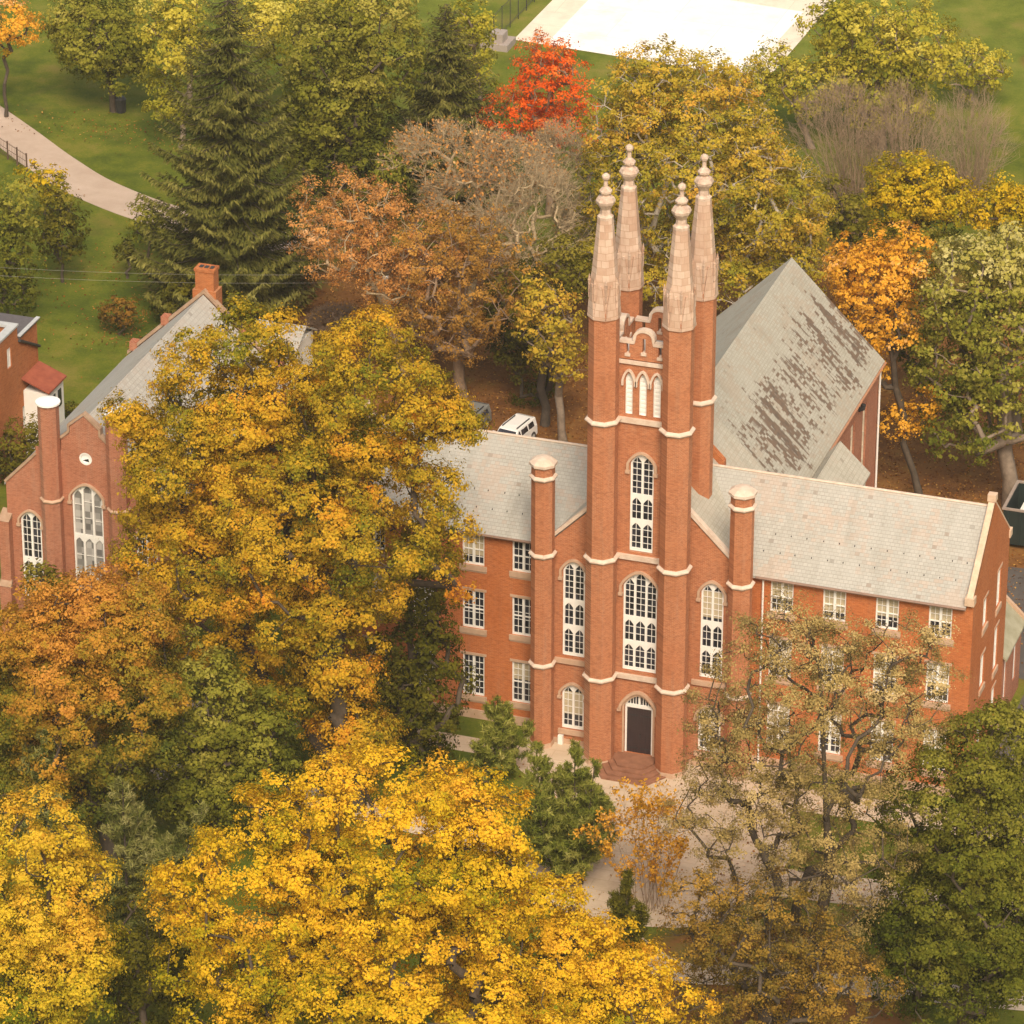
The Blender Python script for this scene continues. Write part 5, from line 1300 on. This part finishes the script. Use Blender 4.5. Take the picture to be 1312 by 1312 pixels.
bare_twigs('twiggy_brown_tree', 'nearly bare brown tree under the red crown, left of the spires', 'tree', (-24.14, 57.49), [((-23.93, 57.49, 11.11), (2.41, 2.13, 3.79)), ((-22.46, 57.49, 6.86), (1.87, 1.65, 3.24))], pal=PEACH, bk='straw', n=120, sub=7, tlen=1.4, tr=0.22, tipr=0.018, twig_r=0.016, leaf=0.2, leaves=900, seed=42)
bare_twigs('bare_grey_tree', 'leafless grey branched tree left of the left spires', 'tree', (-22.7, 48.32), [((-22.65, 48.32, 11.17), (3.14, 2.79, 4.83)), ((-25.45, 48.32, 8.46), (2.89, 2.57, 4.27))], bk='straw', n=110, sub=6, tlen=1.6, tr=0.3, tipr=0.024, twig_r=0.016, seed=43)
bare_twigs('bare_dome_shrub', 'rounded leafless brown shrub above the golden crown', 'shrub', (-37.52, 48.48), [((-37.5, 48.48, 1.2), (2.08, 1.84, 1.0))], pal=RUST, bk='tan', n=230, sub=8, tlen=0.7, up=0.2, twig_r=0.013, leaf=0.2, leaves=300, seed=44)
broadleaf('olive_young_tree', 'green and gold tree left of the tower with straight trunk', 'tree', (-17.1, 36.96), [((-18.09, 36.96, 9.15), (2.09, 1.83, 2.47)), ((-17.53, 36.96, 6.67), (1.68, 1.46, 1.61)), ((-18.91, 36.96, 10.44), (1.05, 0.9, 1.71))], SYCAMORE, leaf=0.28, cover=0.95, clump=0.9, spray=0.4, bk='grey', hue_z=0.05, twigs=0.5, tr=0.3, seed=45)
broadleaf('dark_understory_tree', 'dark green tree in shade behind the green and gold one', 'tree', (-19.29, 39.63), [((-21.76, 42.63, 6.74), (2.14, 1.88, 3.17)), ((-20.73, 42.63, 2.23), (1.52, 1.32, 2.65)), ((-22.97, 42.63, 4.24), (1.1, 0.94, 1.78)), ((-18.84, 42.63, 10.04), (1.6, 1.39, 2.6))], DEEP, leaf=0.23, cover=1.5, clump=0.9, spray=0.38, bk='dark', seed=46)
broadleaf('sycamore_tree', 'large yellow olive tree with white limbs behind the spires', 'tree', (-11.49, 50.79), [((-11.87, 50.79, 17.94), (5.7, 5.07, 4.21)), ((-14.55, 50.79, 14.17), (5.21, 4.63, 5.37)), ((-7.94, 50.79, 13.92), (4.92, 4.37, 5.07)), ((-16.83, 50.79, 18.43), (3.08, 2.71, 3.5)), ((-11.67, 50.79, 8.79), (7.37, 6.57, 1.45)), ((-5.66, 50.79, 10.8), (3.08, 2.71, 3.5)), ((-15.23, 50.79, 21.74), (2.53, 2.21, 1.61)), ((-10.87, 50.79, 22.01), (1.99, 1.73, 1.4)), ((-18.71, 50.79, 13.6), (1.5, 1.29, 3.45)), ((-18.36, 50.79, 7.85), (2.05, 1.79, 2.78))], SYCAMORE, leaf=0.22, cover=1.0, clump=1.15, spray=0.42, bk='pale', hue_z=0.06, twigs=0.7, tr=0.5, tipr=0.034, twig_r=0.018, seed=47)
bare_twigs('bare_thicket', 'leafless brown thicket at top right, left clump', 'shrub', (-8.02, 77.63), [((-9.16, 77.63, 7.29), (2.99, 2.66, 4.93))], bk='mauve', n=90, sub=5, tlen=2.2, up=1.6, fan=True, twig_r=0.012, group='bare thicket', stem=0.034, seed=48)
bare_twigs('bare_thicket', 'leafless brown thicket at top right, middle clump', 'shrub', (-4.2, 78.93), [((-4.79, 78.93, 7.05), (3.23, 2.87, 5.37))], bk='mauve', n=90, sub=5, tlen=2.2, up=1.6, fan=True, twig_r=0.012, group='bare thicket', stem=0.034, seed=49)
bare_twigs('bare_thicket', 'leafless brown thicket at top right, right clump by the lawn', 'shrub', (-0.36, 82.53), [((-0.75, 82.53, 5.87), (3.02, 2.69, 4.98))], bk='mauve', n=90, sub=5, tlen=2.2, up=1.6, fan=True, twig_r=0.012, group='bare thicket', stem=0.034, seed=50)
broadleaf('lime_green_tree', 'light green tree over the right corner of the white court', 'tree', (-15.08, 92.67), [((-15.55, 92.67, 5.08), (2.77, 2.44, 2.11)), ((-18.04, 92.67, 5.72), (1.88, 1.64, 1.94)), ((-20.19, 92.67, 4.8), (1.58, 1.37, 1.26))], LIME, leaf=0.26, cover=0.9, clump=0.95, spray=0.42, bk='grey', hue_z=0.1, twigs=0.4, seed=51)
broadleaf('lime_green_tree', 'light green tree right of the white court in front of the field', 'tree', (-9.98, 94.4), [((-10.26, 94.4, 7.33), (3.58, 3.16, 3.7)), ((-14.02, 94.4, 9.71), (2.09, 1.82, 1.79)), ((-13.04, 94.4, 7.93), (2.09, 1.82, 3.24)), ((-7.26, 94.4, 8.66), (2.68, 2.35, 2.76)), ((-9.51, 94.4, 3.92), (3.0, 2.64, 1.95))], LIME, leaf=0.279, cover=1.25, clump=1.1, spray=0.48, bk='grey', hue_z=0.12, twigs=0.3, seed=52)
broadleaf('lime_green_tree', 'small light green tree at the top right edge of the field', 'tree', (-5.71, 106.0), [((-6.15, 106.0, 2.7), (2.77, 2.45, 1.58))], LIME, leaf=0.262, cover=1.25, clump=0.8, spray=0.45, bk='grey', seed=53)
broadleaf('yellow_green_tree', 'yellow crowned tree below the bare thicket', 'tree', (-1.68, 70.13), [((-1.43, 70.13, 7.64), (3.11, 2.75, 1.77)), ((-2.78, 70.13, 5.64), (2.28, 2.0, 1.65)), ((0.35, 70.13, 6.07), (1.71, 1.49, 1.78))], YELLOWGREEN, leaf=0.246, cover=1.62, clump=0.95, spray=0.45, bk='dark', hue_z=0.3, seed=54)
broadleaf('yellow_green_tree', 'yellow crowned tree at the right edge under the field', 'tree', (5.12, 71.72), [((4.52, 71.72, 6.3), (2.31, 2.03, 1.68)), ((5.44, 71.72, 4.92), (1.75, 1.52, 1.81))], YELLOWGREEN, leaf=0.246, cover=1.62, clump=0.9, spray=0.45, bk='dark', hue_z=0.22, seed=55)
broadleaf('orange_tree', 'golden orange tree with slender crooked trunk right of the streaked roof', 'tree', (7.55, 36.72), [((4.05, 36.72, 15.79), (2.98, 2.64, 2.57)), ((4.33, 36.72, 12.54), (2.34, 2.06, 2.41)), ((2.51, 36.72, 15.57), (1.32, 1.15, 1.68)), ((6.05, 36.72, 17.17), (1.06, 0.91, 1.71)), ((5.75, 36.72, 5.5), (0.99, 0.84, 1.02)), ((7.52, 36.72, 6.9), (0.68, 0.56, 1.19)), ((4.04, 36.72, 9.16), (0.68, 0.56, 1.78))], ORANGE, leaf=0.27, cover=1.1, clump=0.8, spray=0.38, bk='dark', hue_z=0.05, twigs=0.4, tr=0.22, lean=(-0.9, 0, 0), seed=56)
broadleaf('tall_olive_tree', 'massive olive green tree with pale trunk at the right edge', 'tree', (13.37, 37.74), [((10.5, 37.74, 15.19), (3.19, 2.81, 3.29)), ((12.47, 37.74, 11.64), (3.2, 2.83, 4.22)), ((9.17, 37.74, 10.59), (2.46, 2.15, 3.75)), ((11.15, 37.74, 6.99), (2.98, 2.62, 2.44)), ((8.89, 37.74, 5.52), (1.21, 1.03, 1.87)), ((12.67, 37.74, 17.68), (1.42, 1.22, 2.08))], OLIVE, leaf=0.29, cover=1.35, clump=1.05, spray=0.42, bk='grey', hue_z=0.3, tr=0.62, seed=57)
broadleaf('dark_understory_tree', 'dark green tree glimpsed between the orange and olive crowns', 'tree', (3.48, 52.55), [((2.86, 52.55, 4.32), (1.37, 1.19, 2.69)), ((3.74, 52.55, 9.09), (1.1, 0.94, 3.01))], DEEP, leaf=0.3, cover=1.3, clump=0.9, spray=0.42, bk='dark', seed=58)
broadleaf('dark_understory_tree', 'dark green tree under the yellow crown right of the spires', 'tree', (-4.03, 61.51), [((-4.01, 61.51, 7.19), (1.42, 1.23, 3.09)), ((-5.77, 61.51, 9.32), (1.15, 0.98, 1.85))], DEEP, leaf=0.3, cover=1.2, clump=0.9, spray=0.42, bk='dark', seed=59)
broadleaf('small_lawn_tree', 'rounded dark green tree on the left lawn with bare mulch ring', 'tree', (-59.49, 50.93), [((-59.45, 50.93, 3.8), (1.75, 1.54, 2.08)), ((-59.54, 50.93, 5.91), (1.02, 0.88, 1.06))], DEEP, leaf=0.26, cover=1.4, clump=0.7, spray=0.36, bk='dark', hue_z=0.15, tr=0.1, seed=60)
broadleaf('small_lawn_tree', 'yellow green topped tree by the curving drive', 'tree', (-64.61, 59.63), [((-64.63, 59.63, 3.74), (1.46, 1.28, 0.93)), ((-63.74, 59.63, 2.74), (0.89, 0.76, 1.06))], YELLOWGREEN, leaf=0.26, cover=1.3, clump=0.7, spray=0.36, bk='dark', hue_z=0.1, tr=0.1, seed=61)
broadleaf('small_lawn_tree', 'dull green tree cut by the left edge above the brick house', 'tree', (-60.14, 42.46), [((-60.02, 42.46, 6.01), (1.87, 1.64, 4.39)), ((-58.86, 42.46, 9.14), (1.2, 1.04, 1.9)), ((-58.97, 42.46, 3.18), (0.94, 0.8, 1.31))], MIDGREEN, leaf=0.28, cover=1.3, clump=0.8, spray=0.4, bk='dark', hue_z=0.2, tr=0.1, seed=62)
broadleaf('small_lawn_tree', 'smallest round green tree on the left lawn', 'tree', (-55.35, 53.07), [((-55.33, 53.07, 2.15), (0.6, 0.51, 0.89))], DEEP, leaf=0.22, cover=1.4, clump=0.45, spray=0.3, bk='dark', tr=0.1, seed=63)
broadleaf('small_lawn_tree', 'slim dull green tree beside the drive end and spruce', 'tree', (-55.4, 57.03), [((-55.49, 57.03, 2.77), (1.04, 0.9, 1.48)), ((-54.36, 57.03, 2.0), (0.58, 0.49, 1.21))], MIDGREEN, leaf=0.24, cover=1.2, clump=0.6, spray=0.34, bk='dark', tr=0.1, seed=64)
broadleaf('copper_shrub', 'low copper brown shrub on the left lawn', 'shrub', (-52.09, 43.81), [((-52.08, 43.81, 1.68), (1.35, 1.18, 0.83))], PLUM, leaf=0.22, cover=1.1, clump=0.55, spray=0.32, bk='dark', hue_z=0.2, twigs=0.5, tr=0.07, seed=65)
broadleaf('evergreen_shrub', 'dark green evergreen shrub left of the tall chimney', 'shrub', (-48.48, 46.42), [((-48.63, 46.42, 2.69), (0.99, 0.86, 1.42)), ((-49.44, 46.42, 1.37), (1.05, 0.91, 0.88))], DEEP, leaf=0.24, cover=1.3, clump=0.6, spray=0.34, bk='dark', hue_z=0.25, tr=0.07, seed=66)
broadleaf('evergreen_shrub', 'dense green shrub against the orange brick house', 'shrub', (-48.81, 19.67), [((-48.79, 19.67, 2.86), (1.44, 1.27, 1.49)), ((-47.78, 19.67, 4.15), (0.62, 0.53, 0.89)), ((-49.6, 19.67, 1.02), (0.99, 0.86, 1.02))], DEEP, leaf=0.22, cover=1.4, clump=0.55, spray=0.32, bk='dark', hue_z=0.2, tr=0.07, seed=67)
broadleaf('evergreen_shrub', 'small green shrub beside the white lean-to', 'shrub', (-49.87, 29.91), [((-49.95, 29.91, 0.8), (0.63, 0.54, 0.35))], DEEP, leaf=0.2, cover=1.3, clump=0.4, spray=0.28, bk='dark', tr=0.07, seed=68)
HAZE = .00015
# ================================================================== FALLEN LEAVES
def fallen(name, label_cols, regions, seed):
    rng = np.random.default_rng(seed); P = []
    for cx, cy, rx, ry, n in regions:
        a = rng.normal(size=(n, 2))*.62; P.append(np.stack([cx + a[:, 0]*rx, cy + a[:, 1]*ry, np.full(n, .035)], 1))
    P = np.concatenate(P); P = P[~inside(P + np.array([0, 0, .2]))]; n = len(P)
    P[:, 2] += rng.random(n)*.03
    nr = unit(rng.normal(size=(n, 3))*.35 + np.array([0, 0, 1.])); sz = rng.uniform(.08, .2, n)
    V, F = leaf_quads(P, nr, sz, sz*.75, rng)
    o = np_mesh(name, V, F, LM(label_cols, .1), None, rng.random(n)); o['kind'] = 'stuff'
    o['label'] = 'brown and yellow leaves fallen over lawn and paths'; o['category'] = 'fallen leaves'
fallen('fallen_leaves', ['#4a2e16', '#6e421c', '#8a5626', '#a2743a', '#b08a4a'],
       [(-6, 46, 24, 24, 26000), (22, 42, 20, 22, 16000), (-35, 52, 14, 10, 5000), (-58, 52, 12, 10, 900), (-14, -9, 12, 4, 1500), (16, -14, 9, 9, 1800), (-66, 79, 8, 3, 500), (-52, 44, 3, 2, 250)], 5)

# ================================================================== HAZE
hm = bpy.data.materials.new('haze_air'); hm.use_nodes = True; hm.node_tree.nodes.clear(); n = N(hm.node_tree)
pv = n('ShaderNodeVolumePrincipled', {'Color': (.95, .88, .76, 1), 'Density': HAZE, 'Anisotropy': .2})
ot = n('ShaderNodeOutputMaterial'); n.link(pv.outputs[0], ot.inputs[1])
hb = MB(); hb.box(-1600, 1600, -1600, 1600, -1., 150.); ho_ = hb.build('haze', hm); ho_['kind'] = 'stuff'
ho_['label'] = 'thin warm autumn haze over the whole campus'; ho_['category'] = 'haze'
# ================================================================== LIGHT, CAMERA
SUN = Vector((.32, -.72, .86)).normalized()
elev = math.asin(SUN.z); az = math.atan2(SUN.x, SUN.y)
w = bpy.data.worlds.new('World'); sc.world = w; w.use_nodes = True
nt = w.node_tree; bg = nt.nodes['Background']
sky = nt.nodes.new('ShaderNodeTexSky'); sky.sky_type = 'NISHITA'; sky.sun_disc = False
sky.sun_elevation = elev; sky.sun_rotation = az; sky.air_density = 1.; sky.dust_density = 3.; sky.ozone_density = 1.
mixn = nt.nodes.new('ShaderNodeMix'); mixn.data_type = 'RGBA'; mixn.blend_type = 'MULTIPLY'; mixn.inputs[0].default_value = 1.
nt.links.new(sky.outputs[0], mixn.inputs[6]); mixn.inputs[7].default_value = (1.0, .855, .66, 1)   # warm hazy overcast
nt.links.new(mixn.outputs[2], bg.inputs[0]); bg.inputs[1].default_value = .15
ld = bpy.data.lights.new('sun', 'SUN'); ld.energy = 2.15; ld.angle = math.radians(24); ld.color = (1., .895, .735)
lo = bpy.data.objects.new('sun', ld); COL.objects.link(lo); lo.rotation_euler = SUN.to_track_quat('Z', 'Y').to_euler(); lo.location = (0, -60, 120)

cam = bpy.data.cameras.new('camera'); co = bpy.data.objects.new('camera', cam); COL.objects.link(co); sc.camera = co
cx, cy, cz, th, p, ro, f = 69.6403, -234.7445, 139.3498, .3211, .4684, .0026, 6076.4821
fw = Vector((-math.sin(th)*math.cos(p), math.cos(th)*math.cos(p), -math.sin(p)))
rt = Vector((math.cos(th), math.sin(th), 0)); up = rt.cross(fw)
r2 = rt*math.cos(ro) + up*math.sin(ro); u2 = -rt*math.sin(ro) + up*math.cos(ro)
Mx = Matrix((r2, u2, -fw)).transposed().to_4x4(); Mx.translation = (cx, cy, cz)
co.matrix_world = Mx
cam.sensor_width = 36; cam.sensor_fit = 'HORIZONTAL'; cam.lens = f/1312*36; cam.clip_start = 5; cam.clip_end = 5000
sc.view_settings.view_transform = 'Standard'; sc.view_settings.look = 'None'; sc.view_settings.exposure = .70; sc.view_settings.gamma = 1.
sc.view_settings.use_curve_mapping = False
cy_ = sc.cycles; cy_.max_bounces = 6; cy_.diffuse_bounces = 3; cy_.transmission_bounces = 3; cy_.glossy_bounces = 2; cy_.transparent_max_bounces = 4
cy_.caustics_reflective = False; cy_.caustics_refractive = False
